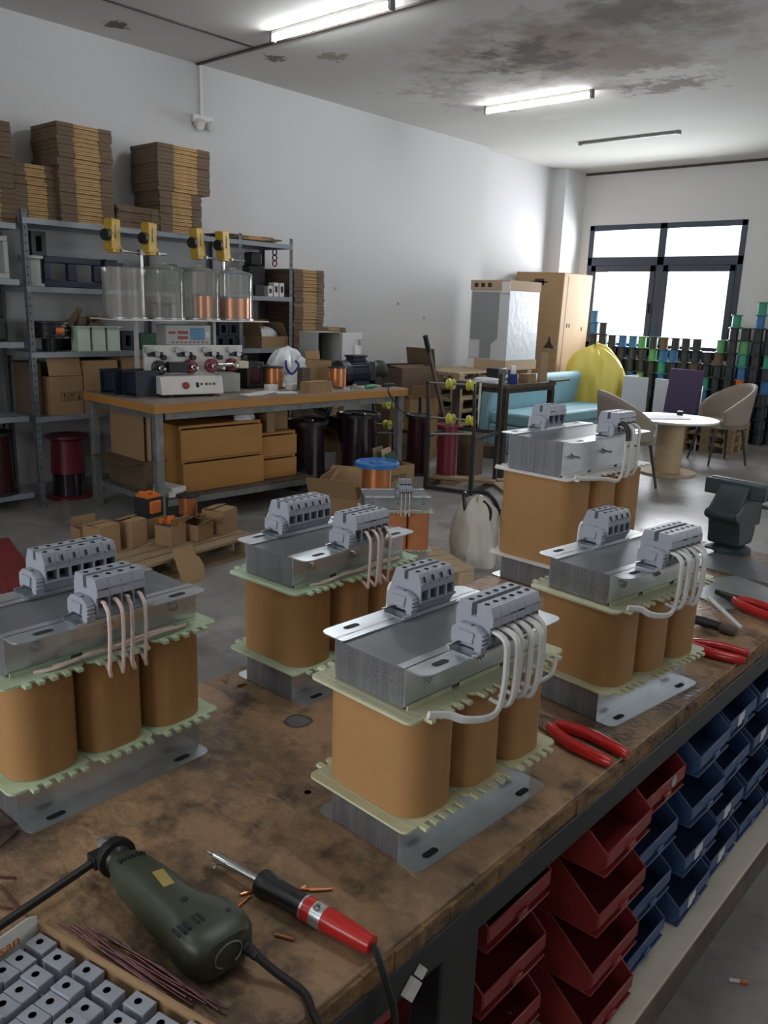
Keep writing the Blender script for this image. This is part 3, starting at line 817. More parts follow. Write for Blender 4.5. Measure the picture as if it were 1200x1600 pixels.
transformer('orange-wrapped transformer on a pallet on the floor', (-2.83, 3.30, 0.125), R(-40), L=0.355, core_w=0.17, lip=0.028, zlo=0.060, zc0=0.066, zc1=0.275, ztop=0.36, coil_w=0.20, coil_l=0.115, pitch=0.12,
            coil='kraft_orange', bobbin='bobbin_green', steel='zinc_dull', front=(3, 0.022, 0.0), rear=(3, 0.022, 0.03), wires='pink')

# ================================================================ tools and small things on the workbench
# rotary tool with cable
t = thing('rotary_tool', 'dark green rotary tool with a gold label lying on the bench', 'power tool', (-0.652, 0.418, BZ), R(-2))
st = [(-0.108, .0, .0), (-0.108, .0125, .0125), (-0.094, .016, .016), (-0.088, .0195, .0195), (-0.066, .0235, .0225), (-0.02, .0262, .0265), (0.022, .0268, .0275), (0.036, .0300, .0275), (0.050, .0365, .0272), (0.076, .0375, .0265), (0.090, .0345, .0245), (0.0965, .027, .019), (0.097, .0, .0)]
def toolfn(u, v):
    i = v * (len(st) - 1); k = int(round(i))
    x, ry, rz_ = st[k]
    a = 2 * PI * u
    ca, sa = math.cos(a), math.sin(a)
    e = 0.72 - 0.16 * max(0.0, min(1.0, x / 0.05))
    return (x, ry * math.copysign(abs(ca) ** e, ca) + 0.006 * max(0.0, min(1.0, (x - 0.02) / 0.03)), 0.029 + rz_ * math.copysign(abs(sa) ** e, sa))
MB().surf(toolfn, 28, len(st), closed=True).build('housing', 'olive', t, angle=40)
MB().lathe([(0, -0.132), (0.009, -0.132), (0.011, -0.124), (0.011, -0.118), (0.021, -0.118), (0.0225, -0.113), (0.0225, -0.106), (0.016, -0.105), (0.0135, -0.100)], 20, (0, 0, 0.031), 'x').build('collar', 'black_plastic', t)
MB().lathe([(0, -0.150), (0.005, -0.150), (0.0075, -0.142), (0.0075, -0.132)], 8, (0, 0.001, 0.031), 'x').box((-0.146, 0.012, 0.031), (0.006, 0.016, 0.006)).build('chuck', 'dull_steel', t)
MB().tube([(-0.125, -0.012, 0.028), (-0.118, -0.06, 0.024), (-0.104, -0.16, 0.016)], 0.0048, 8).box((-0.125, -0.014, 0.028), (0.018, 0.018, 0.014)).build('side_handle', 'black_rubber', t)
MB().box((-0.014, 0.003, 0.0555), (0.030, 0.012, 0.0012), rot=(R(-4), R(-1.5), R(-8))).build('label_plate', 'gold_label', t)
v = MB()
for k in range(6): v.box((-0.078 + 0.0008 * k, -0.013 + k * 0.0052, 0.0500 - abs(k - 2.5) * 0.0006), (0.010, 0.0022, 0.004), rot=(0, R(-22), 0))
v.build('vent_slots', 'hole', t)
v = MB()
for k in range(6): v.box((0.062, -0.030 + k * 0.006 + (0.004 if k > 2 else 0), 0.0560 - abs(k - 3) * 0.0008), (0.013, 0.0026, 0.0024))
v.build('vent_slots', 'hole', t)
MB().tube([(0.0975, 0.006 + 0.016 * math.cos(a), 0.029 + 0.013 * math.sin(a)) for a in [R(-60 + 300 * k / 20) for k in range(21)]], 0.0009, 5).build('end_ring', 'dull_steel', t)
MB().lathe([(0, 0.0), (0.004, 0.0), (0.004, 0.001), (0, 0.001)], 10, (0.030, 0.0, 0.0560)).lathe([(0, 0.0), (0.003, 0.0), (0.003, 0.001), (0, 0.001)], 10, (0.072, 0.024, 0.0545)).build('screw_recess', 'hole', t)
c = MB().lathe([(0.0085, 0.0), (0.0085, 0.006), (0.0065, 0.008), (0.0075, 0.010), (0.006, 0.013), (0.007, 0.016), (0.0055, 0.019), (0.0062, 0.022), (0.005, 0.025), (0.0056, 0.028), (0.0042, 0.034)], 12, (0.082, 0.028, 0.024), 'x')
c.build('strain_relief', 'black_rubber', t)
MB().tube(bez([(0.113, 0.028, 0.024), (0.135, 0.037, 0.012), (0.165, 0.045, 0.0045), (0.188, 0.036, 0.0045), (0.204, 0.030, 0.003), (0.216, 0.028, -0.02), (0.217, 0.026, -0.12), (0.212, 0.02, -0.30), (0.19, 0.0, -0.44)], 8), 0.0042, 8).build('cable', 'black_rubber', t)

# soldering iron
t = thing('soldering_iron', 'red and black soldering iron lying on the bench', 'soldering iron', (-0.716, 0.511, BZ), R(6.3))
MB().lathe([(0, -0.002), (0.0012, 0.0), (0.0019, 0.006), (0.0019, 0.022)], 10, (0, 0, 0.0165), 'x').build('tip', 'dull_steel', t)
MB().lathe([(0, 0.018), (0.0062, 0.018), (0.0062, 0.052), (0.0050, 0.056), (0.0050, 0.098)], 14, (0, 0, 0.0165), 'x').cyl((0.024, -0.002, 0.0105), (0.024, -0.010, 0.008), 0.0022, 8).build('barrel', 'steel', t)
MB().lathe([(0.004, 0.092), (0.0150, 0.092), (0.0162, 0.097), (0.0155, 0.103), (0.0130, 0.115), (0.0124, 0.135), (0.0130, 0.152), (0.0134, 0.156), (0, 0.156)], 24, (0, 0, 0.0165), 'x').build('black_grip', 'black_plastic', t)
MB().lathe([(0.0, 0.156), (0.0132, 0.156), (0.0134, 0.160), (0.0134, 0.170), (0.0132, 0.186), (0.0108, 0.240), (0.0098, 0.247), (0.0, 0.248)], 24, (0, 0, 0.0165), 'x').build('red_handle', 'red_grip', t)
lb = MB().lathe([(0.01355, 0.1566), (0.01355, 0.1592)], 24, (0, 0, 0.0165), 'x').lathe([(0.0136, 0.171), (0.01345, 0.186)], 24, (0, 0, 0.0165), 'x').build('silver_band', 'zinc', t)
text('CE', 'marking', 0.009, 'ink', lb, (0.1785, -0.005, 0.0300), (R(18), 0, R(90)), 0.0002)
MB().tube(bez([(0.247, 0.0, 0.0165), (0.256, -0.002, 0.010), (0.268, -0.004, -0.012), (0.276, 0.004, -0.06), (0.272, 0.008, -0.14), (0.262, 0.012, -0.30), (0.25, 0.02, -0.44)], 8), 0.0038, 8).build('cable', 'black_rubber', t)

# carton of grey clamps
t = thing('carton_tray', 'low open cardboard carton holding grey clamps at the bench front', 'carton', (-0.699, 0.300, BZ), R(11.5))
b = MB().bx(0, 0.37, -0.24, 0, 0.0, 0.002)
b.bx(0, 0.37, -0.003, 0, 0.002, 0.058).bx(0.367, 0.37, -0.24, -0.003, 0.002, 0.058).bx(0, 0.367, -0.24, -0.237, 0.002, 0.058).bx(0, 0.003, -0.237, -0.003, 0.002, 0.056)
b.build('tray', 'carton', t)
fl = MB().prism([(-0.003, 0.040), (-0.003, 0.066), (-0.012, 0.070), (-0.150, 0.070), (-0.150, 0.040)], 'x', 0.0032, 0.0045).build('white_flap', 'paper', t)
text('san', 'print', 0.017, 'orange_plastic', fl, (0.0049, -0.034, 0.055), (R(90), 0, R(90)), 0.0002)
blk = None
nb = 0
for i in range(8):
    for j in range(10):
        u = 0.024 + i * 0.0325 + rnd.uniform(-0.001, 0.001)
        v_ = -0.014 - j * 0.0174 - (0.006 if j else 0) - 0.006 * (i % 2)
        if v_ < -0.092 + (u - 0.073) * 0.625 - 0.03 or v_ < -0.215:
            continue
        if blk is None:
            m_ = MB()
            m_.bx(-0.0125, 0.0125, -0.0084, 0.0084, 0.020, 0.050).bx(-0.0125, 0.0105, -0.0082, 0.0082, 0, 0.020).bx(0.0105, 0.0155, -0.007, -0.0055, 0.004, 0.041)
            m_.lathe([(0, 0.0503), (0.0041, 0.0503)], 12, (-0.002, 0, 0), m=1)
            o = m_.build('clamp_block', ['terminal_grey', 'hole'], bevel=0.0006, seg=1)
            blk = o
        else:
            o = blk.copy(); S.collection.objects.link(o)
        p = Matrix.Rotation(R(11.5), 3, 'Z') @ Vector((u, v_, 0))
        o.location = (-0.699 + p.x, 0.300 + p.y, BZ + 0.0025 + rnd.choice((0, 0, 0, 0.0025)) - (0.004 if j == 0 and i % 3 == 0 else 0) * 0)
        o.rotation_euler = (0, 0, R(11.5 + rnd.uniform(-0.8, 0.8)))
        tag(o, 'light grey clamp block with one round hole, packed in the open carton', 'clamp block', 'grey clamps in the open carton')
        nb += 1

# cut lengths of dark enamelled wire beside the carton
for k in range(11):
    f = k / 10
    a = (-0.737 + 0.06 * f + rnd.uniform(-0.012, 0.012), 0.342 + 0.026 * f, 0.0025 + 0.002 * (k % 3))
    b_ = (-0.565 + 0.055 * rnd.random(), 0.368 + 0.022 * f + rnd.uniform(-0.004, 0.004), 0.0025 + 0.002 * ((k + 1) % 3))
    mid = ((a[0] + b_[0]) / 2, (a[1] + b_[1]) / 2 + rnd.uniform(-0.004, 0.004), 0.003 + 0.003 * (k % 2))
    one(MB().tube(bez([a, mid, b_], 6), 0.0012, 6), 'cut_wire', 'copper_dark', 'thin dark red wire in the bundle between carton and rotary tool', 'wire', (0, 0, BZ), group='dark red wires beside the carton')
for k, (a, b_) in enumerate((((-0.99, 0.33), (-0.945, 0.385)), ((-0.90, 0.30), (-0.846, 0.343)), ((-0.845, 0.325), (-0.765, 0.322)), ((-0.93, 0.385), (-0.905, 0.33)), ((-0.83, 0.30), (-0.80, 0.318)))):
    one(MB().tube([(a[0], a[1], 0.0016), ((a[0] + b_[0]) / 2 + 0.004, (a[1] + b_[1]) / 2, 0.003), (b_[0], b_[1], 0.0016)], 0.0013, 6), 'cut_wire', 'copper_dark', 'short dark wire scrap on the bench behind the carton', 'wire', (0, 0, BZ), group='dark wire scraps behind the carton')
# copper offcuts
for k, (x, y, a, l, lab) in enumerate(((-0.637, 0.512, 70, 0.018, 'by the soldering iron\'s black grip'), (-0.629, 0.499, 100, 0.02, 'by the soldering iron\'s black grip'), (-0.556, 0.495, 25, 0.022, None), (-0.588, 0.566, 45, 0.022, 'beyond the soldering iron'), (-0.581, 0.572, 50, 0.026, 'beyond the soldering iron'), (-0.598, 0.560, 85, 0.008, 'beyond the soldering iron'), (-1.097, 0.831, -15, 0.02, 'near'), (-1.059, 0.840, 80, 0.016, 'near'))):
    lab2 = {None: 'lone copper offcut between rotary tool cable and soldering iron', 'near': 'small copper offcut by the foot of the transformer at the bench edge'}.get(lab, 'small copper offcut %s' % lab)
    o = one(MB().cyl((-l / 2, 0, 0), (l / 2, 0, 0), 0.0019, 8), 'copper_offcut', 'copper', lab2, 'copper offcut', (x, y, BZ + 0.0019), R(a))
    if lab: o['group'] = 'copper offcuts ' + ('by the rear transformer' if lab == 'near' else lab.replace("'", ''))
# small white clip caught under the bench edge
t = one(MB().box((0, 0, 0), (0.006, 0.022, 0.020), rot=(R(40), 0, 0)).box((0, 0.015, 0.012), (0.006, 0.012, 0.012), rot=(R(40), 0, 0)), 'connector_clip', 'wire_white', 'small white plastic clip fixed under the bench edge', 'clip', (BX1 + 0.0075, 0.588, BZ - 0.062))

# pliers
def pliers(label, loc, rz, jaw='steel', open_=0.016, l=0.13):
    t = thing('pliers', label, 'pliers', loc, rz, 'red-handled pliers')
    for s in (1, -1):
        pts = bez([(0.0, s * 0.006, 0.010), (0.02, s * 0.016, 0.010), (0.06, s * (0.016 + open_ * 0.5), 0.010), (l, s * (0.012 + open_ * 0.5), 0.0095)], 6)
        n = len(pts)
        MB().tube(pts, [0.0085 + 0.0015 * math.sin(PI * i / n) for i in range(n - 2)] + [0.0085, 0.006], 12, flat=None).build('grip', 'red_grip', t)
    h = MB().lathe([(0, 0.004), (0.013, 0.004), (0.013, 0.016), (0, 0.016)], 16, (-0.006, 0, 0))
    for s in (1, -1):
        h.prism([(-0.012, s * 0.012), (-0.030, s * 0.0095), (-0.062, s * 0.003), (-0.062, s * 0.0004), (-0.01, s * 0.0004)], 'z', 0.004, 0.015)
    h.lathe([(0, 0.0), (0.005, 0.0), (0.005, 0.0015), (0, 0.0015)], 12, (-0.006, 0, 0.016))
    h.build('jaw', jaw, t)
    return t
pliers('red-handled pliers lying just behind the transformer with the loose white lead', (-0.585, 1.090, BZ), R(-8), l=0.125)
pliers('red-handled pliers beyond the transformer standing between two pliers', (-0.565, 1.592, BZ), R(8), l=0.11)
pliers('red-handled pliers with black jaws, nearest the metal sheets', (-0.590, 1.930, BZ + 0.004), R(-22), 'black_steel', l=0.16)
# screwdriver, glass rod and plates near the vise
t = thing('screwdriver', 'black and brown handled screwdriver behind the second pliers', 'screwdriver', (-0.61, 1.735, BZ), R(-6))
MB().lathe([(0, 0.0), (0.010, 0.001), (0.0115, 0.02), (0.010, 0.05), (0.0105, 0.056)], 14, (0, 0, 0.0115), 'x').build('black_grip', 'black_plastic', t)
MB().lathe([(0.009, 0.056), (0.0115, 0.060), (0.0115, 0.085), (0.008, 0.092), (0, 0.092)], 14, (0, 0, 0.0115), 'x').build('brown_cap', 'darkwood', t)
MB().cyl((-0.07, 0, 0.0115), (0.0, 0, 0.0115), 0.003, 8).build('shaft', 'steel', t)
one(MB().box((0, 0, 0.006), (0.165, 0.010, 0.004)), 'plastic_strip', 'paper', 'thin white strip leaning over the screwdriver', 'strip', (-0.572, 1.795, BZ + 0.018), R(-45), rot=(0, R(3), R(-46)))
one(MB().bx(-0.10, 0.10, -0.11, 0.11, 0, 0.0022), 'steel_sheet', 'zinc_dull', 'bare grey steel sheet lying under the black-jawed pliers', 'metal sheet', (-0.63, 2.02, BZ), R(-28), group='steel sheets on the bench')
one(MB().bx(-0.16, 0.16, -0.09, 0.09, 0, 0.003), 'steel_sheet', 'coretop', 'dark steel sheet lying flat between the vise and the pliers', 'metal sheet', (-0.64, 2.245, BZ), R(-6), group='steel sheets on the bench')
one(MB().bx(-0.03, 0.03, -0.04, 0.04, 0, 0.004), 'paper_pad', 'paper', 'small white pad at the bench edge past the dark sheet', 'pad', (-0.51, 2.24, BZ + 0.003), R(20))

# bench vise
t = thing('bench_vise', 'dark green cast iron vise bolted to the bench end', 'vise', (-0.775, 2.39, BZ), R(-7))
MB().lathe([(0, 0), (0.062, 0), (0.062, 0.012), (0.050, 0.018), (0.034, 0.024), (0.034, 0.034)], 28).build('swivel_base', 'vise_green', t)
b = MB()
b.prism([(-0.045, 0.026), (0.045, 0.026), (0.055, 0.060), (0.060, 0.185), (0.030, 0.198), (-0.015, 0.198), (-0.030, 0.165), (-0.060, 0.135), (-0.085, 0.128), (-0.085, 0.108), (-0.055, 0.095), (-0.048, 0.06)], 'x', -0.045, 0.048)
b.build('body', 'vise_green', t, bevel=0.008, seg=3)
b = MB().bx(-0.088, 0.088, 0.022, 0.048, 0.160, 0.205).bx(-0.035, 0.035, 0.048, 0.11, 0.07, 0.19)
b.build('moving_jaw', 'vise_green', t, bevel=0.004)
MB().bx(-0.088, 0.088, -0.012, 0.014, 0.160, 0.205).build('fixed_jaw', 'vise_green', t, bevel=0.004)
MB().bx(-0.084, 0.084, 0.0140, 0.0175, 0.172, 0.207).bx(-0.084, 0.084, 0.0185, 0.022, 0.172, 0.207).build('jaw_plate', 'dull_steel', t)
MB().cyl((0, 0.11, 0.115), (0, 0.16, 0.115), 0.014, 14).cyl((-0.09, 0.145, 0.115), (0.09, 0.145, 0.115), 0.006, 10).build('screw_handle', 'dull_steel', t)

# ================================================================ general builders for the back of the shop
def carton(label, loc, rz, w, d, h, m='carton', flaps=(0, 0, 0, 0), group=None, name='cardboard_box', inside='carton_dark', tape=False, cat='cardboard box'):
    """w along y, d along x; flaps (front, back, near, far) in degrees from closed, None leaves it off"""
    t = thing(name, label, cat, loc, rz, group)
    b = MB(); k = 0.004
    b.bx(-d / 2, d / 2, -w / 2, w / 2, 0, k)
    b.bx(d / 2 - k, d / 2, -w / 2, w / 2, k, h).bx(-d / 2, -d / 2 + k, -w / 2, w / 2, k, h)
    b.bx(-d / 2 + k, d / 2 - k, w / 2 - k, w / 2, k, h).bx(-d / 2 + k, d / 2 - k, -w / 2, -w / 2 + k, k, h)
    bo = b.build('box_body', m, t)
    fl = d * 0.49
    for i, a in enumerate(flaps):
        if a is None: continue
        a = R(a)
        f = MB()
        if i < 2:
            sx = 1 if i == 0 else -1
            f.box((-sx * fl / 2, 0, 0), (fl, w - 0.006, 0.003))
            o = f.build('flap', m, t)
            o.location = (sx * (d / 2 - 0.002), 0, h + 0.0035); o.rotation_euler = (0, sx * a, 0)
        else:
            sy = -1 if i == 2 else 1
            f.box((0, -sy * fl / 2, 0), (d - 0.006, fl, 0.003))
            o = f.build('flap', m, t)
            o.location = (0, sy * (w / 2 - 0.002), h + 0.0008); o.rotation_euler = (-sy * a, 0, 0)
    if tape:
        MB().bx(d / 2, d / 2 + 0.0006, -0.03, 0.03, h * 0.0, h * 0.62).build('tape', 'kraft', t)
    return t

FLAT = {}
def flat_stack(label, group, x, y, z, d, w, n, th, jx=0.006, rz=0, mid=True):
    """a pile of folded cartons: each one its own object"""
    for k in range(n):
        key = (round(d, 3), round(w, 3), round(th, 4), mid)
        if key not in FLAT:
            b = MB()
            e1, e2 = -w * 0.20, w * 0.26
            b.bx(-d / 2, d / 2, -w / 2, e1 - 0.002, 0.0, th * 0.94, 0)
            b.bx(-d / 2, d / 2, e2 + 0.002, w / 2, 0.0, th * 0.94, 0)
            b.bx(-d / 2, d / 2 - 0.002, e1 - 0.002, e2 + 0.002, th * 0.05, th * 0.48, 1 if mid else 0)
            b.bx(-d / 2, d / 2 - 0.004, e1 - 0.002, e2 + 0.002, th * 0.56, th * 0.9, 1 if mid else 0)
            o = b.build('folded_carton', ['carton_dark', 'carton_edge'])
            FLAT[key] = o
        else:
            o = FLAT[key].copy(); S.collection.objects.link(o)
        o.location = (x + rnd.uniform(-jx, jx), y + rnd.uniform(-jx, jx), z + k * th)
        o.rotation_euler = (0, 0, rz + rnd.uniform(-0.012, 0.012))
        tag(o, label, 'folded carton', group)

def wire_spool(label, loc, r, rh, h, flange='black_plastic', wire='enamel_black', fl_t=0.02, taper=0.93, cat='wire spool', group=None, rz=0, name='wire_spool', top=None, sub=True):
    t = thing(name, label, cat, loc, rz, group)
    MB().lathe([(0, 0), (r, 0), (r * 1.0, fl_t * 0.6), (r * 0.96, fl_t), (0, fl_t)], 32).build('flange', flange, t)
    MB().lathe([(0, h - fl_t), (r * 0.94, h - fl_t), (r * 0.94, h - fl_t * 0.15), (r * 0.90, h), (r * 0.82, h), (r * 0.80, h - fl_t * 0.35), (r * 0.30, h - fl_t * 0.35), (r * 0.28, h), (r * 0.12, h), (r * 0.11, h - fl_t), (0, h - fl_t)], 32).build('flange', top or flange, t)
    MB().lathe([(0, fl_t), (rh, fl_t), (rh * taper, h - fl_t), (0, h - fl_t)], 32).build('winding', wire, t)
    return t

def pallet(label, loc, rz, lx, ly, h=0.12, m='palletwood', n=5, group=None):
    t = thing('wooden_pallet', label, 'pallet', loc, rz, group)
    bt = 0.018
    wdt = lx / n
    for i in range(n):
        MB().box((-lx / 2 + wdt * (i + 0.5), 0, h - bt / 2), (wdt * 0.84, ly, bt)).build('deck_board', m, t, bevel=0.002)
    for j in (-1, 0, 1):
        y = j * (ly / 2 - 0.05)
        MB().box((0, y, h - bt * 1.5), (lx, 0.09, bt)).build('stringer', m, t)
        for i in (-1, 0, 1):
            MB().box((i * (lx / 2 - 0.05), y, (h - bt * 2 + bt) / 2), (0.09, 0.09, h - bt * 3)).build('block', m, t)
    for i in (-1, 0, 1):
        MB().box((i * (lx / 2 - 0.05), 0, bt / 2), (0.09, ly, bt)).build('base_board', m, t)
    return t

# ================================================================ steel shelving along the left wall
def rack(label, y0, y1, fronts, rears, levels, x0=-5.965, x1=-5.56, top=2.0):
    t = thing('steel_shelving', label, 'shelving', (0, 0, 0))
    def post(x, y, sx, sy):
        b = MB()
        b.bx(min(x, x + sx * 0.036), max(x, x + sx * 0.036), min(y, y + sy * 0.002), max(y, y + sy * 0.002), 0, top)
        b.bx(min(x, x + sx * 0.002), max(x, x + sx * 0.002), min(y, y + sy * 0.036), max(y, y + sy * 0.036), 0, top)
        k = int(top / 0.05)
        for i in range(k):   # punched holes
            z = 0.03 + i * 0.05
            xx = x - sx * 0.0004
            b.add([(xx, y + sy * 0.014, z), (xx, y + sy * 0.022, z), (xx, y + sy * 0.022, z + 0.016), (xx, y + sy * 0.014, z + 0.016)], [(0, 1, 2, 3)], 1)
            yy = y - sy * 0.0004
            b.add([(x + sx * 0.014, yy, z), (x + sx * 0.022, yy, z), (x + sx * 0.022, yy, z + 0.016), (x + sx * 0.014, yy, z + 0.016)], [(0, 1, 2, 3)], 1)
        b.build('post', ['rack_steel', 'hole'], t)
    for i, y in enumerate(fronts): post(x1, y, -1, 1 if i == 0 else -1)
    for i, y in enumerate(rears): post(x0, y, 1, 1 if i == 0 else -1)
    for z in levels:
        b = MB().bx(x0 + 0.003, x1 - 0.003, y0 + 0.003, y1 - 0.003, z - 0.003, z)
        b.bx(x1 - 0.0025, x1 + 0.0005, y0 + 0.003, y1 - 0.003, z - 0.036, z).bx(x0, x0 + 0.0025, y0 + 0.003, y1 - 0.003, z - 0.036, z)
        b.bx(x0 + 0.003, x1 - 0.003, y0 + 0.001, y0 + 0.003, z - 0.036, z).bx(x0 + 0.003, x1 - 0.003, y1 - 0.003, y1 - 0.001, z - 0.036, z)
        b.build('shelf', 'rack_shelf', t)
    return t
LV = [0.115, 0.64, 1.08, 1.515, 1.95]
rack('long grey slotted-angle shelving behind the winding table', 2.645, 5.01, [2.645, 4.46, 5.01], [2.645, 3.83, 4.44, 5.01], LV[1:])
rack('grey slotted-angle shelving cut by the picture edge with a dark wire spool at its foot', 1.2, 2.60, [1.2], [1.2, 2.60], [0.12, 0.655, 1.15, 1.555, 1.905], x1=-5.55, top=1.95)

G = 'folded cartons on the top shelf'
flat_stack('folded carton in the cut-off stack above the shelving end', G + ' end', -5.765, 2.44, 1.906, 0.30, 0.40, 20, 0.031)
flat_stack('folded carton in the low stack beside the tallest stack, top shelf', G + ' low', -5.77, 2.785, 1.951, 0.29, 0.29, 13, 0.0265)
flat_stack('folded carton in the tallest stack on the top shelf', G + ' tall', -5.76, 3.13, 1.951, 0.36, 0.40, 23, 0.0275)
flat_stack('folded dark carton lying in the flat pile between the tall stacks, top shelf', G + ' flat', -5.72, 3.53, 1.951, 0.30, 0.36, 7, 0.022, mid=False)
flat_stack('folded carton in the lower half of the stepped stack, top shelf', G + ' stepped lower', -5.73, 3.88, 1.951, 0.34, 0.37, 11, 0.0265)
flat_stack('folded carton in the upper half of the stepped stack, top shelf', G + ' stepped upper', -5.73, 3.91, 1.951 + 11 * 0.0265, 0.36, 0.46, 12, 0.027)
flat_stack('thin flattened carton lying loose on the far end of the top shelf', G + ' loose', -5.77, 4.64, 1.951, 0.27, 0.52, 4, 0.012, 0.05)
G = 'folded cartons past the shelving'
flat_stack('folded carton in the tall floor stack at the end of the shelving', G, -5.76, 5.20, 0.001, 0.40, 0.35, 36, 0.031, mid=False)
flat_stack('folded light-edged carton topping the tall floor stack at the shelving end', G + ' top', -5.76, 5.21, 0.001 + 36 * 0.031, 0.40, 0.36, 21, 0.0305)
flat_stack('folded carton in the shorter floor stack behind the grey enclosure', G + ' short', -5.78, 5.56, 0.001, 0.36, 0.32, 40, 0.0315)

# second shelf (1.515)
Z = LV[3] + 0.001
def frame_block(mb, x0, x1, y0, y1, z0, z1, holes, t=0.02):
    """plastic core frame seen from the front with rectangular windows"""
    mb.bx(x0, x1, y0, y1, z0, z0 + t).bx(x0, x1, y0, y1, z1 - t, z1)
    ys = [y0] + [v for h in holes for v in h] + [y1]
    for i in range(0, len(ys), 2):
        mb.bx(x0, x1, ys[i], ys[i + 1], z0 + t, z1 - t)
    return mb
f = MB(); frame_block(f, 0.03, 0.08, -0.21, 0.21, 0, 0.205, [(-0.16, -0.04), (0.03, 0.155)], 0.045)
one(f, 'plastic_core_frame', 'navy_plastic', 'large navy plastic frame with two windows on the second shelf', 'plastic frame', (-5.70, 3.02, Z), bevel=0.006)
f = MB(); frame_block(f, -0.09, 0.09, -0.075, 0.075, 0, 0.19, [(-0.045, 0.045)], 0.04); f.bx(-0.06, 0.06, -0.05, 0.05, 0.19, 0.21)
one(f, 'plastic_core_frame', 'navy_plastic', 'small navy plastic frame beside the large two-window one', 'plastic frame', (-5.70, 3.33, Z), bevel=0.005)
f = MB().bx(-0.08, 0.08, -0.05, 0.05, 0, 0.02).bx(-0.08, 0.08, -0.05, 0.05, 0.18, 0.20).bx(-0.06, 0.06, -0.035, 0.035, 0.02, 0.18)
one(f, 'coil_former', 'cabinet_grey', 'pale grey coil former standing behind the rack post, second shelf', 'coil former', (-5.68, 2.745, Z), bevel=0.003)
f = MB(); frame_block(f, -0.06, 0.06, -0.05, 0.05, 0, 0.16, [(-0.02, 0.02)], 0.03)
one(f, 'plastic_core_frame', 'black_plastic', 'small black plastic frame standing on the pale grey coil former', 'plastic frame', (-5.70, 2.79, Z + 0.2))
f = MB()
for k in range(3): f.bx(-0.05, 0.05, -0.2 + k * 0.135, -0.085 + k * 0.135, 0, 0.19 + 0.02 * (k % 2))
one(f, 'green_former', 'green_dark', 'dark green former row behind the clear spool covers, second shelf', 'coil former', (-5.72, 3.86, Z), bevel=0.006)
f = MB().bx(-0.07, 0.07, -0.09, 0.09, 0, 0.25).bx(-0.05, 0.05, -0.05, 0.07, 0.25, 0.36)
one(f, 'black_casing', 'black_plastic', 'tall black casing on the far end of the second shelf', 'casing', (-5.78, 4.74, Z), bevel=0.01)
for k, (y, h_, lab) in enumerate(((4.78, 0.085, 'shortest white block in front of the tall black casing'), (4.845, 0.115, 'middle white block in front of the black casing'), (4.91, 0.115, 'white block closest to the folded cartons, second shelf'))):
    f = MB().bx(-0.035, 0.035, -0.024, 0.024, 0, h_); f.bx(0.0352, 0.036, -0.014, 0.014, h_ * 0.3, h_ * 0.75, 1)
    one(f, 'white_block', ['white_paint', 'hole'], lab, 'block', (-5.62, y, Z))
one(MB().bx(-0.04, 0.04, -0.05, 0.05, 0, 0.09), 'black_block', 'black_plastic', 'small black block by the white blocks, second shelf', 'block', (-5.62, 4.66, Z), bevel=0.004)
t = thing('chain', 'short dark red chain hanging under the top shelf', 'chain', (-5.60, 4.84, 1.90))
for k in range(3):
    MB().tube([(0, 0.022 * math.cos(2 * PI * i / 14), -0.02 - 0.045 * k + 0.026 * math.sin(2 * PI * i / 14)) for i in range(15)], 0.006, 6).build('link', 'maroon_plastic' if k == 2 else 'black_steel', t)

# third shelf (1.08)
Z = LV[2] + 0.001
t = thing('wire_reel', 'flat black wire reel with a red label on the third shelf', 'reel', (-5.72, 2.86, Z + 0.09))
MB().lathe([(0, -0.09), (0.05, -0.09), (0.05, 0.0), (0, 0.0)], 20).build('stand', 'black_plastic', t)
MB().lathe([(0, 0.0), (0.145, 0.0), (0.145, 0.012), (0.125, 0.016), (0.125, 0.05), (0.145, 0.052), (0.145, 0.058), (0.125, 0.06), (0.125, 0.095), (0.145, 0.10), (0.145, 0.112), (0, 0.112)], 36).build('reel_body', 'black_plastic', t)
MB().surf(lambda u, v: (0.1462 * math.cos(R(-8 + 26 * u)), 0.1462 * math.sin(R(-8 + 26 * u)), 0.03 + 0.045 * v), 8, 2).build('label_sticker', 'spool_orange', t, solid=0.001)
t = thing('tray', 'black tray with brown wooden offcuts on the third shelf', 'tray', (-5.80, 3.14, Z))
MB().bx(-0.13, 0.0, -0.14, 0.20, 0, 0.15).build('tray_body', 'black_plastic', t)
for k in range(7):
    o = one(MB().box((0, 0, 0), (0.035, 0.10 + 0.02 * (k % 3), 0.025)), 'wood_offcut', 'palletwood', 'short brown wooden offcut heaped on the black tray, third shelf', 'offcut', (-5.86 + 0.02 * (k % 2), 3.06 + k * 0.045, Z + 0.185 + 0.022 * (k % 3)), group='wooden offcuts on the black tray', rot=(R(25 + 31 * k), R(10 * (k % 3)), R(20 * k)))
for k, lab in enumerate(('closest to the black reel', 'in the middle of the three', 'closest to the winding table')):
    t = thing('coil_bobbin', 'pale green square coil bobbin, third shelf, %s' % lab, 'coil bobbin', (-5.64, 3.055 + k * 0.118, Z), group='pale green bobbins on the third shelf')
    MB().bx(-0.05, 0.05, -0.048, 0.048, 0.004, 0.168).build('tube_body', 'pale_green', t, bevel=0.004)
    MB().bx(-0.065, 0.065, -0.06, 0.06, 0.168, 0.174).build('flange', 'pale_green', t)
    MB().bx(-0.055, 0.055, -0.052, 0.052, 0.0, 0.004).build('flange', 'pale_green', t)
f = MB(); frame_block(f, -0.05, 0.05, -0.05, 0.05, 0, 0.14, [(-0.02, 0.02)], 0.03)
one(f, 'plastic_core_frame', 'navy_plastic', 'small navy frame beside the three pale green bobbins', 'plastic frame', (-5.68, 3.43, Z))
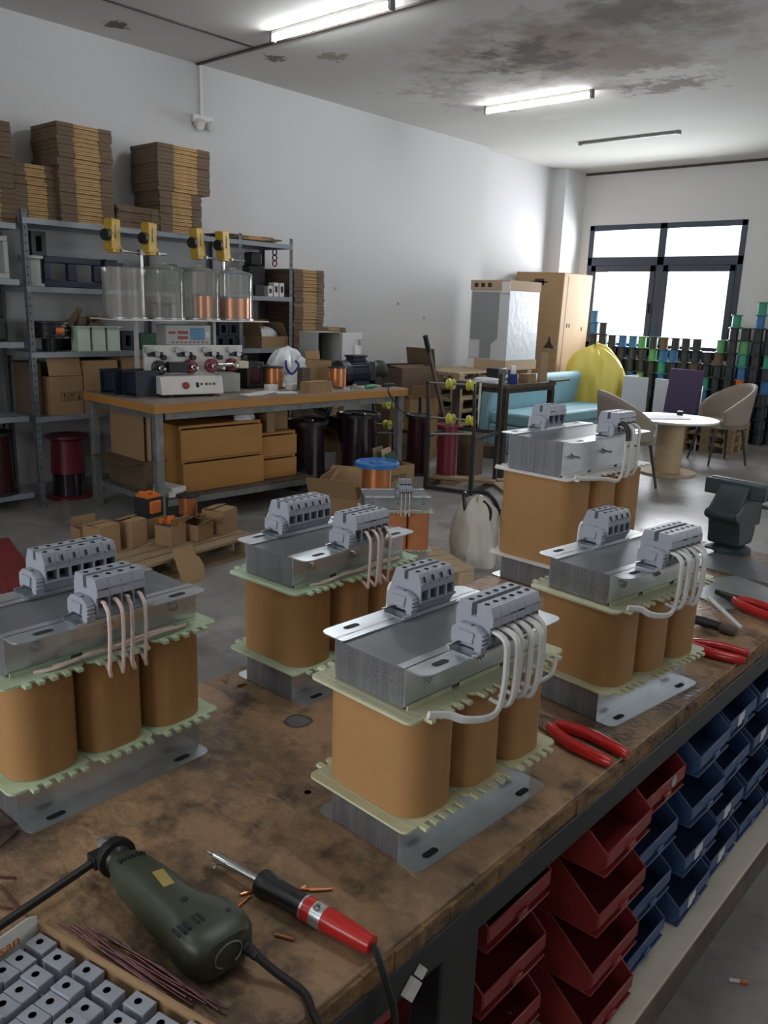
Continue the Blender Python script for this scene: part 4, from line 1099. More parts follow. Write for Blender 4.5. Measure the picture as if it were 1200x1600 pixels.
one(MB().bx(-0.05, 0.05, -0.08, 0.08, 0, 0.12), 'dark_box', 'green_dark', 'small dark green box in the shadow behind the control box', 'box', (-5.80, 3.68, Z), bevel=0.01)
for k in range(2):
    for j in range(3 if k == 0 else 2):
        f = MB(); frame_block(f, -0.05, 0.05, -0.048, 0.048, 0, 0.105, [(-0.022, 0.022)], 0.022)
        one(f, 'plastic_core_frame', 'navy_plastic', 'navy plastic frame in the %s row beside the control box' % ('lower' if k == 0 else 'upper'), 'plastic frame', (-5.66, 4.27 + j * 0.102 + 0.03 * k, Z + 0.107 * k), group='navy frames beside the control box ' + ('lower' if k == 0 else 'upper'))
carton('small open carton holding a crumpled white bag, third shelf', (-5.72, 4.83, Z), 0, 0.30, 0.28, 0.10, flaps=(None, 80, 100, 60))
def blob(label, name, material, loc, rx, ry, h, cat, seed=0, n=26, top=0.3, parts=None, amp=0.12, rz=0):
    def fn(u, v):
        a = 2 * PI * u
        k = math.sin(PI * min(1, 0.12 + 0.88 * (1 - v)) ** 0.8) if False else (1 - v) ** 0.0
        prof = (1.0 - 0.12 * v) if v < 0.55 else max(0.03, (1.0 - 0.066) * math.sqrt(max(0.0, 1 - ((v - 0.55) / 0.45) ** 2.4)) )
        nz = noise.noise((math.cos(a) * 1.6 + seed, math.sin(a) * 1.6, v * 2.2)) * amp * 1.6 + noise.noise((math.cos(a) * 5 + seed, math.sin(a) * 5, v * 3)) * amp * 0.8
        rr = prof * (1 + nz)
        return (rx * rr * math.cos(a), ry * rr * math.sin(a), h * v * (1 + 0.10 * noise.noise((math.cos(a) * 2 + seed, math.sin(a) * 2, 9)) * v))
    mb = MB().surf(fn, n * 2, n, closed=True)
    nn = n * 2
    mb.f.append(list(range(nn - 1, -1, -1))); mb.m.append(0)
    mb.f.append(list(range(len(mb.v) - nn, len(mb.v)))); mb.m.append(0)
    t = thing(name, label, cat, loc, rz)
    mb.build('bag_body', material, t, angle=60)
    return t
blob('crumpled white bag sitting in the small open carton, third shelf', 'plastic_bag', 'white_film', (-5.72, 4.83, Z + 0.006), 0.10, 0.12, 0.17, 'bag', 3)

# fourth shelf (0.64)
Z = LV[1] + 0.001
t = carton('open brown carton with black handling symbols on the fourth shelf', (-5.73, 2.895, Z), 0, 0.25, 0.30, 0.27, flaps=(78, None, None, None), tape=False)
for k in range(3):
    s_ = MB()
    x = 0.1505
    y0 = -0.04 + k * 0.055
    for (a, b_, c, d_) in ((y0, y0 + 0.044, 0.095, 0.098), (y0, y0 + 0.044, 0.155, 0.158), (y0, y0 + 0.003, 0.095, 0.158), (y0 + 0.041, y0 + 0.044, 0.095, 0.158)):
        s_.bx(x, x + 0.0004, a, b_, c, d_)
    if k == 0: s_.prism([(y0 + 0.012, 0.148), (y0 + 0.032, 0.148), (y0 + 0.024, 0.128), (y0 + 0.024, 0.106), (y0 + 0.032, 0.102), (y0 + 0.012, 0.102), (y0 + 0.02, 0.106), (y0 + 0.02, 0.128)], 'x', x, x + 0.0004)
    if k == 1:
        for q in (0.012, 0.026): s_.prism([(y0 + q - 0.004, 0.138), (y0 + q + 0.003, 0.150), (y0 + q + 0.01, 0.138), (y0 + q + 0.005, 0.138), (y0 + q + 0.005, 0.103), (y0 + q + 0.001, 0.103), (y0 + q + 0.001, 0.138)], 'x', x, x + 0.0004)
    if k == 2: s_.prism([(y0 + 0.008, 0.103), (y0 + 0.036, 0.103), (y0 + 0.026, 0.125), (y0 + 0.024, 0.15), (y0 + 0.02, 0.15), (y0 + 0.018, 0.125)], 'x', x, x + 0.0004)
    s_.build('printed_symbol', 'ink', t)
carton('taped brown carton beside the one with black symbols, fourth shelf', (-5.72, 3.16, Z), 0, 0.26, 0.32, 0.37, tape=True)
carton('dark brown carton at the rack post, fourth shelf', (-5.80, 2.724, Z), 0, 0.075, 0.26, 0.36, m='carton_dark')
b = carton('tan carton just behind the navy bobbins, fourth shelf', (-5.73, 3.47, Z), 0, 0.26, 0.30, 0.40, tape=False)
flat_stack('folded carton standing in the low pile beside the tan carton, fourth shelf', 'cartons on the fourth shelf', -5.75, 3.72, Z, 0.30, 0.16, 12, 0.03)
carton('brown carton behind the winding machine, fourth shelf', (-5.75, 4.10, Z), 0, 0.42, 0.30, 0.33, m='carton_dark')
carton('brown carton at the far end of the fourth shelf', (-5.74, 4.70, Z), 0, 0.36, 0.28, 0.30, m='carton_dark')

# red spool on the floor under the shelving and the spool at the foot of the cut-off shelving
t = thing('wire_spool', 'dark red spool half wound with black wire under the shelving', 'wire spool', (-5.77, 2.97, 0))
MB().lathe([(0, 0), (0.165, 0), (0.165, 0.016), (0.15, 0.022), (0, 0.022)], 32).build('flange', 'maroon_plastic', t)
MB().lathe([(0, 0.44), (0.135, 0.44), (0.155, 0.452), (0.155, 0.468), (0.12, 0.47), (0.10, 0.462), (0, 0.462)], 32).build('flange', 'maroon_plastic', t)
MB().lathe([(0, 0.19), (0.124, 0.19), (0.112, 0.42), (0.112, 0.44), (0, 0.44)], 32).build('core_tube', 'maroon_plastic', t)
MB().lathe([(0, 0.022), (0.118, 0.022), (0.115, 0.19), (0, 0.19)], 32).build('winding', 'enamel_black', t)
wire_spool('wire spool with dark maroon winding at the foot of the cut-off shelving', (-5.70, 2.38, 0.121), 0.165, 0.14, 0.43, 'black_plastic', 'maroon_wire')
# things on the cut-off shelving
f = MB(); frame_block(f, -0.10, 0.10, -0.12, 0.12, 0, 0.27, [(-0.09, 0.09)], 0.035)
one(f, 'coil_former', 'cabinet_grey', 'tall pale grey former beside the rack posts, top of the cut-off shelving', 'coil former', (-5.70, 2.44, 1.556), bevel=0.004)
wire_spool('green-flanged spool with orange winding on the cut-off shelving', (-5.64, 2.225, 1.556), 0.075, 0.058, 0.20, 'green_plastic', 'spool_orange', 0.01, 1.0)
wire_spool('orange-wound black spool on the cut-off shelving', (-5.64, 2.37, 1.151), 0.09, 0.07, 0.17, 'black_plastic', 'spool_orange', 0.01, 1.0)
one(MB().bx(-0.10, 0.10, -0.16, 0.10, 0, 0.16), 'black_casing', 'black_plastic', 'black casing next to the orange-wound spool, cut-off shelving', 'casing', (-5.85, 2.48, 1.151), bevel=0.008)
b = one(MB().box((0, 0, 0.23), (0.012, 0.36, 0.46)), 'grey_board', 'grey_steel', 'grey board leaning by the maroon spool, cut-off shelving', 'board', (-5.925, 2.40, 0.121), rot=(0, R(-1), 0))

# ================================================================ the winding table
TC, TRZ, TZ = Vector((-4.915, 4.085, 0)), R(-2.7), 0.82
def tw(x, y, z=TZ):
    p = Matrix.Rotation(TRZ, 3, 'Z') @ Vector((x, y, 0))
    return (TC.x + p.x, TC.y + p.y, z)
t = thing('winding_table', 'long wooden table on grey steel legs in front of the shelving', 'table', TC, TRZ)
MB().prism([(-0.475, -1.165), (0.475, -1.165), (0.475, 1.165), (-0.475, 1.165)], 'z', 0.758, TZ - 0.004).build('table_edge', 'tablewood', t, bevel=0.004)
MB().bx(-0.473, 0.473, -1.163, 1.163, TZ - 0.004, TZ).build('table_top', 'tabletop', t)
for sx in (-1, 1):
    for sy in (-1, 1):
        MB().bx(sx * 0.425 - 0.027, sx * 0.425 + 0.027, sy * 1.115 - 0.027, sy * 1.115 + 0.027, 0, 0.758).build('leg', 'grey_steel', t, bevel=0.003)
MB().bx(-0.43, -0.40, -1.06, 1.06, 0.71, 0.757).bx(0.40, 0.43, -1.06, 1.06, 0.71, 0.757).bx(-0.40, 0.40, -1.10, -1.06, 0.71, 0.757).bx(-0.40, 0.40, 1.06, 1.10, 0.71, 0.757).build('apron', 'grey_steel', t)
MB().bx(-0.40, 0.40, -1.10, -1.06, 0.14, 0.18).bx(0.40, 0.43, -1.06, 0.20, 0.14, 0.18).bx(-0.43, -0.40, -1.06, 0.20, 0.14, 0.18).bx(-0.40, 0.40, 0.16, 0.20, 0.14, 0.18).build('shelf_rail', 'grey_steel', t)
MB().bx(-0.43, 0.42, -1.06, 0.20, 0.18, 0.195).build('lower_shelf', 'darkwood', t)
for x in (-0.41, -0.30): MB().bx(x, x + 0.03, 0.16, 0.20, 0.195, 0.757).build('hanger', 'grey_steel', t)

def drawer_box(label, x0, x1, y0, y1, z0, z1):
    c = tw((x0 + x1) / 2, (y0 + y1) / 2, z0)
    t = thing('drawer_case', label, 'drawer case', c, TRZ, 'wooden drawer cases under the winding table')
    d, wd, h = x1 - x0, y1 - y0, z1 - z0
    b = MB().bx(-d / 2, d / 2 - 0.02, -wd / 2, wd / 2, 0, 0.018).bx(-d / 2, d / 2 - 0.02, -wd / 2, wd / 2, h - 0.018, h)
    b.bx(-d / 2, d / 2 - 0.02, -wd / 2, -wd / 2 + 0.018, 0.018, h - 0.018).bx(-d / 2, d / 2 - 0.02, wd / 2 - 0.018, wd / 2, 0.018, h - 0.018).bx(-d / 2, -d / 2 + 0.01, -wd / 2 + 0.018, wd / 2 - 0.018, 0.018, h - 0.018)
    b.build('case', 'drawerwood', t)
    MB().bx(d / 2 - 0.019, d / 2, -wd / 2, wd / 2, 0.0, h - 0.026).build('drawer_front', 'drawerwood', t, bevel=0.002)
drawer_box('lower of the two long wooden drawer cases under the table', -0.30, 0.355, -0.89, -0.22, 0.196, 0.415)
drawer_box('upper of the two long wooden drawer cases under the table', -0.30, 0.355, -0.905, -0.235, 0.416, 0.645)
drawer_box('lower short drawer case beside the black wire spools', -0.25, 0.31, -0.205, 0.125, 0.196, 0.36)
drawer_box('upper short drawer case beside the black wire spools', -0.25, 0.31, -0.205, 0.125, 0.361, 0.535)
carton('small brown carton on the short drawer cases under the table', tw(0.05, 0.06, 0.536), TRZ, 0.16, 0.26, 0.15)
one(MB().bx(-0.06, 0.06, -0.035, 0.035, 0, 0.16), 'wood_block', 'palletwood', 'upright wooden block on the short drawer cases', 'wood block', tw(0.22, -0.10, 0.536), TRZ)
blob('crumpled white cloth with red print on the long drawer cases', 'cloth', 'white_film', tw(0.27, -0.33, 0.646), 0.05, 0.09, 0.05, 'cloth', 4, 14)
# boards and books at the near end of the lower shelf
carton('dark flat box under the upright boards, lower table shelf', tw(-0.10, -1.005, 0.196), TRZ, 0.11, 0.50, 0.19, m='carton_dark')
for k, (mm, lab) in enumerate((('carton', 'brown upright cardboard board at the near end of the table'), ('carton_pale', 'pale upright board leaning beside the brown one under the table'), ('paper', 'white-edged upright board next to the long drawer cases'))):
    o = one(MB().bx(-0.28 + 0.05 * k, 0.16, -0.006, 0.006, 0, 0.34 - 0.02 * k), 'board', mm, lab, 'board', tw(-0.06 + 0.02 * k, -1.035 + 0.04 * k, 0.386), TRZ)
for k, lab in enumerate(('lower white paper pad on the near end of the table shelf', 'upper white paper pad on the near end of the table shelf')):
    one(MB().bx(-0.10, 0.10, -0.06, 0.05, 0, 0.03), 'paper_pad', 'paper', lab, 'paper pad', tw(0.32, -0.985 + 0.012 * k, 0.196 + 0.031 * k), TRZ + R(8 * k))

# winding machine
MC, MRZ = (-4.955, 3.42, TZ), R(-14)
t = thing('winding_machine', 'white coil winding machine with four spindles on the table', 'winding machine', MC, MRZ)
for sx in (-0.17, 0.21):
    for sy in (-0.15, 0.15):
        MB().lathe([(0, 0), (0.022, 0), (0.018, 0.018), (0, 0.018)], 12, (sx, sy, 0)).build('foot', 'black_rubber', t)
MB().prism([(-0.22, 0.018), (0.245, 0.018), (0.245, 0.03), (0.215, 0.136), (-0.22, 0.136)], 'y', -0.225, 0.215).build('base', 'white_paint', t, bevel=0.004)
b = MB()
b.prism([(-0.26, 0.335), (-0.26, 0.125), (-0.20, 0.10), (0.24, 0.10), (0.24, 0.20), (0.44, 0.22), (0.46, 0.26), (0.46, 0.335)], 'x', -0.01, 0.02)
b.bx(-0.20, -0.01, -0.20, 0.24, 0.125, 0.31)
b.build('head', 'white_paint', t, bevel=0.004)
MB().bx(0.02, 0.022, -0.12, 0.24, 0.10, 0.135).build('dark_strip', 'black_plastic', t)
for k, (y, z, r, l) in enumerate(((-0.175, 0.185, 0.05, 0.10), (0.055, 0.19, 0.045, 0.10), (0.205, 0.195, 0.05, 0.20), (0.37, 0.20, 0.042, 0.06))):
    s_ = MB().lathe([(0, 0.02), (r * 1.1, 0.02), (r * 1.1, 0.045), (0, 0.045)], 24, (0, y, z), 'x').build('spindle', 'white_paint' if k in (0, 2) else 'maroon_plastic', t)
    MB().lathe([(0, 0.045), (r, 0.045), (r, 0.075), (r * 0.8, 0.082), (0, 0.082)], 24, (0, y, z), 'x').build('disc', 'maroon_plastic' if k else 'black_plastic', s_)
    MB().lathe([(0, 0.08), (0.018, 0.08), (0.018, 0.11), (0.010, 0.115), (0.010, 0.08 + l), (0, 0.08 + l)], 14, (0, y, z), 'x').build('shaft', 'steel', s_)
MB().bx(0.05, 0.12, -0.125, 0.01, 0.155, 0.225).build('coil_former', 'black_plastic', t, bevel=0.004)
MB().cyl((0.07, 0.25, 0.20), (0.09, 0.40, 0.205), 0.012, 12).build('arbor', 'steel', t)
MB().box((0.10, 0.42, 0.205), (0.07, 0.075, 0.05)).build('cream_block', 'cream_block', t, bevel=0.004)
for k, y in enumerate((-0.21, 0.0, 0.20, 0.39)):
    g = MB()
    for dy, dz, r in ((-0.035, 0.0, 0.021), (0.03, -0.028, 0.018)):
        g.lathe([(0, 0.02), (r, 0.02), (r, 0.03), (r * 0.7, 0.034), (r * 0.7, 0.042), (r, 0.046), (r, 0.056), (0, 0.056)], 16, (0, y + dy, 0.305 + dz), 'x')
    g.build('guide_pulley', 'dull_steel', t)
    MB().lathe([(0, 0.02), (0.018, 0.02), (0.018, 0.065), (0, 0.065)], 14, (0, y + 0.075, 0.252), 'x').bx(0.02, 0.035, y - 0.03, y + 0.075, 0.258, 0.288).build('felt_clamp', 'black_plastic', t)
# panel: stop button, switches, keys
def on_panel(mb, y, z, w_, h_, m=0, d=0.006):
    x = 0.245 - (z - 0.03) * 0.03 / 0.095
    mb.box((x, y, z), (d, w_, h_), m, rot=(0, R(-17.5), 0))
pb = MB().lathe([(0, 0), (0.024, 0), (0.024, 0.016), (0.018, 0.022), (0, 0.022)], 18, (0.226, -0.055, 0.078), 'x')
pb.build('stop_button', 'panel_red', t)
sw = MB(); on_panel(sw, 0.03, 0.08, 0.022, 0.034); on_panel(sw, 0.06, 0.085, 0.016, 0.014); sw.build('switch', 'black_plastic', t)
for y, mm in ((0.095, 'panel_red'), (0.122, 'green_plastic'), (0.15, 'panel_red')):
    sw = MB(); on_panel(sw, y, 0.085, 0.02, 0.016); sw.build('key', mm, t)
# controller sitting on the machine head
def mw(x, y, z):
    p = Matrix.Rotation(MRZ, 3, 'Z') @ Vector((x, y, 0))
    return (MC[0] + p.x, MC[1] + p.y, TZ + z)
t = thing('winding_counter', 'grey counter box with red displays and blue keypad on the winding machine', 'controller', mw(-0.06, 0.06, 0.3355), MRZ)
MB().bx(-0.12, 0.07, -0.165, 0.165, 0, 0.135).build('case', 'cabinet_grey', t, bevel=0.004)
MB().bx(0.07, 0.074, -0.16, 0.16, 0.005, 0.13).build('front_panel', 'panel_face', t)
d_ = MB().bx(0.074, 0.0755, -0.145, -0.095, 0.075, 0.092).bx(0.074, 0.0755, -0.08, -0.005, 0.075, 0.095).bx(0.074, 0.0755, -0.08, -0.005, 0.04, 0.06)
for k in range(9): d_.bx(0.074, 0.0755, -0.125 + k * 0.031, -0.107 + k * 0.031, 0.014, 0.024)
d_.build('red_display', 'panel_red', t)
kp = MB()
for i in range(5):
    for j in range(4): kp.bx(0.074, 0.076, 0.012 + i * 0.0215, 0.031 + i * 0.0215, 0.035 + j * 0.021, 0.054 + j * 0.021)
kp.build('keypad', 'panel_blue', t)
MB().bx(0.074, 0.0755, 0.128, 0.150, 0.055, 0.09).bx(0.0755, 0.078, 0.136, 0.143, 0.064, 0.08).build('switch', 'paper', t)

# spool stand above the machine
SX = -5.06
t = thing('spool_stand', 'white spool stand with four yellow wire tensioners above the winding machine', 'spool stand', (SX, 3.53, 0))
MB().bx(-0.17, 0.17, -0.62, 0.64, 1.318, 1.326).build('plate', 'white_paint', t)
for y in (-0.30, 0.36):
    MB().bx(-0.15, -0.125, y - 0.012, y + 0.012, TZ + 0.001, 1.318).build('leg', 'white_paint', t)
    MB().bx(-0.155, -0.12, y - 0.03, y + 0.03, TZ, TZ + 0.003).build('foot_plate', 'dull_steel', t)
for y in (-0.22, 0.48):
    MB().cyl((-0.165, y, 1.326), (-0.165, y, 1.78), 0.011, 12).build('pole', 'steel', t)
    MB().cyl((-0.165, y - 0.24, 1.765), (-0.165, y + 0.20, 1.765), 0.008, 10).bx(-0.185, -0.145, y - 0.02, y + 0.02, 1.75, 1.785).build('cross_rod', 'dull_steel', t)
for k, y in enumerate((-0.445, -0.165, 0.235, 0.465)):
    b = MB().box((-0.15, y, 1.865), (0.07, 0.085, 0.20), rot=(R(-3 if k < 2 else 5), 0, R(18))).box((-0.15, y + 0.012, 1.775), (0.06, 0.09, 0.05), rot=(0, 0, R(18)))
    o = b.build('tensioner', 'yellow_paint', t, bevel=0.005)
    MB().cyl((-0.125, y - 0.05, 1.86), (-0.118, y - 0.075, 1.86), 0.038, 16).build('brake_disc', 'black_plastic', o)
    MB().cyl((-0.10, y + 0.03, 1.765), (-0.08, y + 0.035, 1.765), 0.012, 10).cyl((-0.115, y + 0.01, 1.93), (-0.112, y + 0.01, 1.84), 0.004, 6).build('wire_eye', 'dull_steel', o)
names = ('first empty clear spool cover, flat-topped, on the stand', 'empty domed clear spool cover, second on the stand', 'domed clear cover over the small copper spool', 'domed clear cover over the large copper coil, last on the stand')
for k in range(4):
    y = 3.53 - 0.466 + k * 0.300
    r = 0.142
    t = thing('spool_cover', names[k], 'spool cover', (SX + 0.01, y, 1.327), 0, 'clear spool covers on the stand')
    prof = [(r, 0.0), (r, 0.325)]
    if k: prof += [(r * 0.985, 0.332), (r * 0.85, 0.342), (r * 0.45, 0.357), (r * 0.20, 0.364), (r * 0.17, 0.376), (0.001, 0.377)]
    c = MB().lathe(prof, 40)
    if True:
        c.f = [f for f in c.f if len(f) == 4]; c.m = c.m[:len(c.f)]
    c.build('cover_shell', 'clear_plastic', t, angle=50)
    MB().lathe([(r + 0.001, 0.0), (r + 0.006, 0.0), (r + 0.006, 0.012), (r + 0.001, 0.012), (r + 0.001, 0.0)], 40).build('rim', 'dull_steel', t)
wire_spool('small copper spool inside the third clear cover', (SX + 0.02, 3.53 - 0.466 + 0.60 + 0.02, 1.3275), 0.085, 0.075, 0.175, 'black_plastic', 'copper', 0.01, 1.0)
wire_spool('large copper coil inside the last clear cover', (SX + 0.01, 3.53 - 0.466 + 0.90, 1.3275), 0.125, 0.118, 0.17, 'blue_flange', 'copper', 0.012, 1.0)
wire_spool('grey empty spool faintly visible inside the second clear cover', (SX + 0.01, 3.53 - 0.466 + 0.30, 1.3275), 0.09, 0.05, 0.11, 'black_plastic', 'grey_steel', 0.01, 1.0)

# what lies on the table
for k, (x, y, a, lab) in enumerate(((-0.22, -1.03, 8, 'navy square bobbin standing at the near end of the table'), (0.0, -0.985, 2, 'navy square bobbin standing against the winding machine'))):
    t = thing('coil_bobbin', lab, 'coil bobbin', tw(x, y), TRZ + R(a))
    for xx in (-0.085, 0.075): MB().bx(xx, xx + 0.01, -0.085, 0.085, 0, 0.165 + 0.01 * k).build('flange', 'navy_plastic', t)
    MB().bx(-0.075, 0.075, -0.06, 0.06, 0.02, 0.14).build('tube_body', 'navy_plastic', t)
wire_spool('copper wire spool beside the white bag on the table', tw(-0.03, 0.17), 0.085, 0.07, 0.165, 'black_plastic', 'copper', 0.010, 1.0)
wire_spool('copper wire spool beside the blue electric motor on the table', tw(0.16, 0.66), 0.085, 0.072, 0.165, 'black_plastic', 'copper', 0.010, 1.0)
one(MB().bx(-0.09, 0.06, -0.09, 0.08, 0, 0.135), 'cream_case', 'cabinet_grey', 'small cream case just right of the winding machine', 'case', tw(0.02, -0.30), TRZ + R(-10), bevel=0.006)
t = thing('transformer_block', 'black wound transformer block between machine and copper spool', 'transformer block', tw(-0.15, 0.02), TRZ)
MB().bx(-0.09, 0.09, -0.08, 0.08, 0.0, 0.20).build('core', 'black_plastic', t, bevel=0.006)
MB().bx(-0.10, 0.10, -0.055, 0.055, 0.03, 0.17).build('winding', 'maroon_wire', t, bevel=0.02)
t = thing('cable_reel', 'dark blue cable coil behind the copper spool on the table', 'cable', tw(-0.22, 0.28), TRZ)
for k in range(3):
    MB().tube([(0.01 * k, 0.075 * math.cos(2 * PI * i / 20), 0.085 + 0.075 * math.sin(2 * PI * i / 20)) for i in range(21)], 0.009, 8).build('coil_turn', 'motor_blue', t)
for k, (x, y, lab) in enumerate(((0.12, 0.03, 'white plastic block in front of the machine-side copper spool'), (0.14, 0.22, 'white plastic block between copper spool and dark wood block'))):
    one(MB().bx(-0.03, 0.03, -0.045, 0.045, 0, 0.045), 'white_block', 'bobbin_white', lab, 'block', tw(x, y), TRZ + R(12 * k), bevel=0.004)
one(MB().bx(-0.03, 0.03, -0.04, 0.04, 0, 0.17), 'wood_block', 'darkwood', 'dark upright wood block in front of the white bag', 'wood block', tw(0.20, 0.28), TRZ)
carton('small flat brown box at the table front edge', tw(0.36, 0.27), TRZ, 0.23, 0.10, 0.075)
carton('brown box behind the copper spool next to the motor', tw(-0.08, 0.67), TRZ, 0.16, 0.14, 0.20, flaps=(None, 100, None, None))
t = blob('white bag with a blue handle slumped on the table', 'carrier_bag', 'white_film', tw(-0.19, 0.43), 0.10, 0.18, 0.30, 'bag', 1, amp=0.32)
MB().tube(bez([(0.09, -0.09, 0.20), (0.125, -0.11, 0.14), (0.13, -0.06, 0.10), (0.13, 0.01, 0.16), (0.10, 0.0, 0.20)], 8), 0.010, 6).build('handle', 'tape_blue', t)
for k, (x, y, a, w_, l) in enumerate(((0.22, -0.10, 20, 0.10, 0.20), (0.30, 0.02, -15, 0.09, 0.16), (0.30, -0.28, 5, 0.10, 0.14))):
    one(MB().bx(-w_ / 2, w_ / 2, -l / 2, l / 2, 0, 0.006), 'paper_sheet', 'paper', 'loose pale paper lying on the table between machine and brown box', 'paper', tw(x, y), TRZ + R(a), group='loose papers on the winding table')
# small scattered parts
for k in range(9):
    x, y = 0.10 + 0.25 * rnd.random(), 0.42 + 0.5 * rnd.random() * (1 if k % 2 else 0.5)
    one(MB().bx(-0.015, 0.015, -0.03, 0.03, 0, 0.014), 'metal_offcut', 'dull_steel', 'small grey metal part strewn on the table by the motor', 'metal part', tw(x, y), R(40 * k), group='small metal parts on the winding table')
t = thing('screwdriver', 'green-handled screwdriver lying in front of the motor', 'screwdriver', tw(0.34, 0.86), TRZ + R(5))
MB().lathe([(0, -0.06), (0.014, -0.058), (0.016, 0.0), (0.013, 0.06), (0, 0.062)], 12, (0, 0, 0.016), 'y').build('handle', 'green_plastic', t)
MB().cyl((0, 0.06, 0.016), (0, 0.15, 0.012), 0.003, 6).build('shaft', 'steel', t)
t = thing('solder_gun', 'black hand tool with cable at the table front past the green screwdriver', 'hand tool', tw(0.34, 1.07), TRZ)
MB().tube([(0, -0.07, 0.016), (0, 0.0, 0.02), (0, 0.07, 0.016)], [0.012, 0.017, 0.011], 10).build('body', 'black_plastic', t)
MB().tube(bez([(0.0, -0.07, 0.016), (0.10, -0.10, 0.012), (0.14, -0.14, -0.02), (0.145, -0.02, -0.16), (0.15, 0.10, -0.22)], 8), 0.005, 6).build('cable', 'black_rubber', t)
# electric motor with gearbox
t = thing('electric_motor', 'dark blue electric motor with gearbox lying on the table end', 'motor', tw(0.02, 1.0), TRZ)
mb = MB().lathe([(0, -0.22), (0.07, -0.22), (0.095, -0.205), (0.098, -0.12), (0.088, -0.115), (0.088, 0.075), (0.098, 0.08), (0.098, 0.10), (0, 0.10)], 30, (0, 0, 0.105), 'y')
mb.build('motor_body', 'motor_blue', t)
fn_ = MB()
for k in range(22):
    a = 2 * PI * k / 22
    fn_.box((0.092 * math.cos(a), -0.02, 0.105 + 0.092 * math.sin(a)), (0.014, 0.18, 0.005), rot=(0, -a, 0))
fn_.build('cooling_fins', 'motor_blue', t)
MB().bx(-0.05, 0.05, -0.07, 0.07, 0.19, 0.225).bx(-0.06, 0.06, -0.08, 0.08, 0.225, 0.243).build('terminal_box', 'motor_blue', t, bevel=0.005)
MB().bx(-0.08, 0.08, 0.10, 0.16, 0.03, 0.185).lathe([(0, 0.16), (0.075, 0.16), (0.075, 0.25), (0.085, 0.255), (0.085, 0.30), (0, 0.30)], 20, (0, 0, 0.11), 'y').bx(-0.07, 0.07, 0.17, 0.24, 0.0, 0.06).build('gearbox', 'black_steel', t, bevel=0.006)
MB().bx(-0.085, -0.05, -0.10, 0.08, 0, 0.03).bx(0.05, 0.085, -0.10, 0.08, 0, 0.03).build('foot', 'motor_blue', t)
# grey enclosure with its door open
t = thing('control_enclosure', 'grey steel enclosure with its white door swung open on the table', 'enclosure', tw(-0.30, 0.88), TRZ)
b = MB().bx(-0.12, 0.12, -0.13, 0.13, 0, 0.004).bx(-0.12, 0.12, -0.13, 0.13, 0.416, 0.42).bx(-0.12, 0.12, -0.13, -0.126, 0.004, 0.416).bx(-0.12, 0.12, 0.126, 0.13, 0.004, 0.416).bx(-0.12, -0.116, -0.126, 0.126, 0.004, 0.416)
b.build('case', 'cabinet_grey', t)
MB().bx(-0.116, -0.10, -0.11, 0.11, 0.02, 0.40).build('mounting_plate', 'black_steel', t)
dr = MB().box((0, 0.125, 0.21), (0.014, 0.25, 0.41)).build('door', 'appliance_white', t, bevel=0.002)
dr.location = (0.128, 0.135, 0); dr.rotation_euler = (0, 0, R(6))
MB().box((0.012, 0.19, 0.235), (0.004, 0.07, 0.15), rot=(R(8), 0, 0)).build('hanging_note', 'paper', dr)
MB().bx(0.007, 0.02, 0.21, 0.24, 0.31, 0.36).build('lock', 'dull_steel', dr)
for k, (y, mm, h_) in enumerate(((0.06, 'spool_orange', 0.10), (0.085, 'spool_orange', 0.13), (0.04, 'motor_blue', 0.12))):
    MB().cyl((0.018, y, 0.02), (0.020, y + 0.01, 0.02 + h_), 0.008, 8).build('cable_end', mm, dr)

# ================================================================ under and in front of the winding table
wire_spool('tall black-wound wire spool beside the short drawer cases', (-4.88, 4.56, 0), 0.185, 0.15, 0.56, 'black_plastic', 'enamel_black', 0.035, 0.93, group='tall black wire spools under the table')
wire_spool('tall black-wound wire spool between the label carton and the printed carton', (-4.78, 5.06, 0), 0.20, 0.15, 0.59, 'black_plastic', 'enamel_black', 0.035, 0.93, group='tall black wire spools under the table')
t = carton('brown carton with a pale label between the tall black spools', (-5.14, 4.95, 0), R(-10), 0.28, 0.25, 0.30, flaps=(30, 60, None, 70))
MB().bx(0.1255, 0.1262, -0.02, 0.09, 0.08, 0.23).build('label_sticker', 'paper', t)
t = carton('open carton printed EMTEL with boards standing in it', (-4.33, 4.955, 0.001), R(-8), 0.34, 0.24, 0.23, flaps=(None, None, None, None))
text('EMTEL', 'printed_word', 0.062, 'ink', t, (0.1204, 0.015, 0.135), (R(90), 0, R(90)))
for k in range(4):
    p = Matrix.Rotation(R(-8), 3, 'Z') @ Vector((-0.05 + 0.03 * k, -0.02 + 0.03 * k, 0))
    one(MB().bx(-0.006, 0.006, -0.05, 0.05, 0, 0.36 - 0.03 * (k % 2)), 'board_offcut', ['palletwood', 'green_dark', 'palewood', 'green_dark'][k], ('brown board offcut', 'first dark green board', 'pale board offcut', 'second dark green board')[k] + ' standing in the printed carton', 'board', (-4.33 + p.x, 4.955 + p.y, 0.006), R(-8), rot=(R(8 + 2 * k), R(-3), R(-8)))
t = thing('cable_bundle', 'tangle of black cable hanging behind the tall spools', 'cable', (-5.0, 4.80, 0.0))
for k in range(4):
    MB().tube(bez([(-0.05 * k, -0.12 + 0.05 * k, 0.757), (0.03, -0.05 + 0.03 * k, 0.60), (0.05, 0.08, 0.58 + 0.02 * k), (0.02, 0.12 + 0.05 * k, 0.68), (-0.02, 0.10 + 0.06 * k, 0.757)], 8), 0.012, 8).build('cable_loop', 'black_rubber', t)
carton('dark carton deep under the far half of the table', (-5.26, 4.63, 0), R(-3), 0.26, 0.26, 0.52, m='carton_dark')
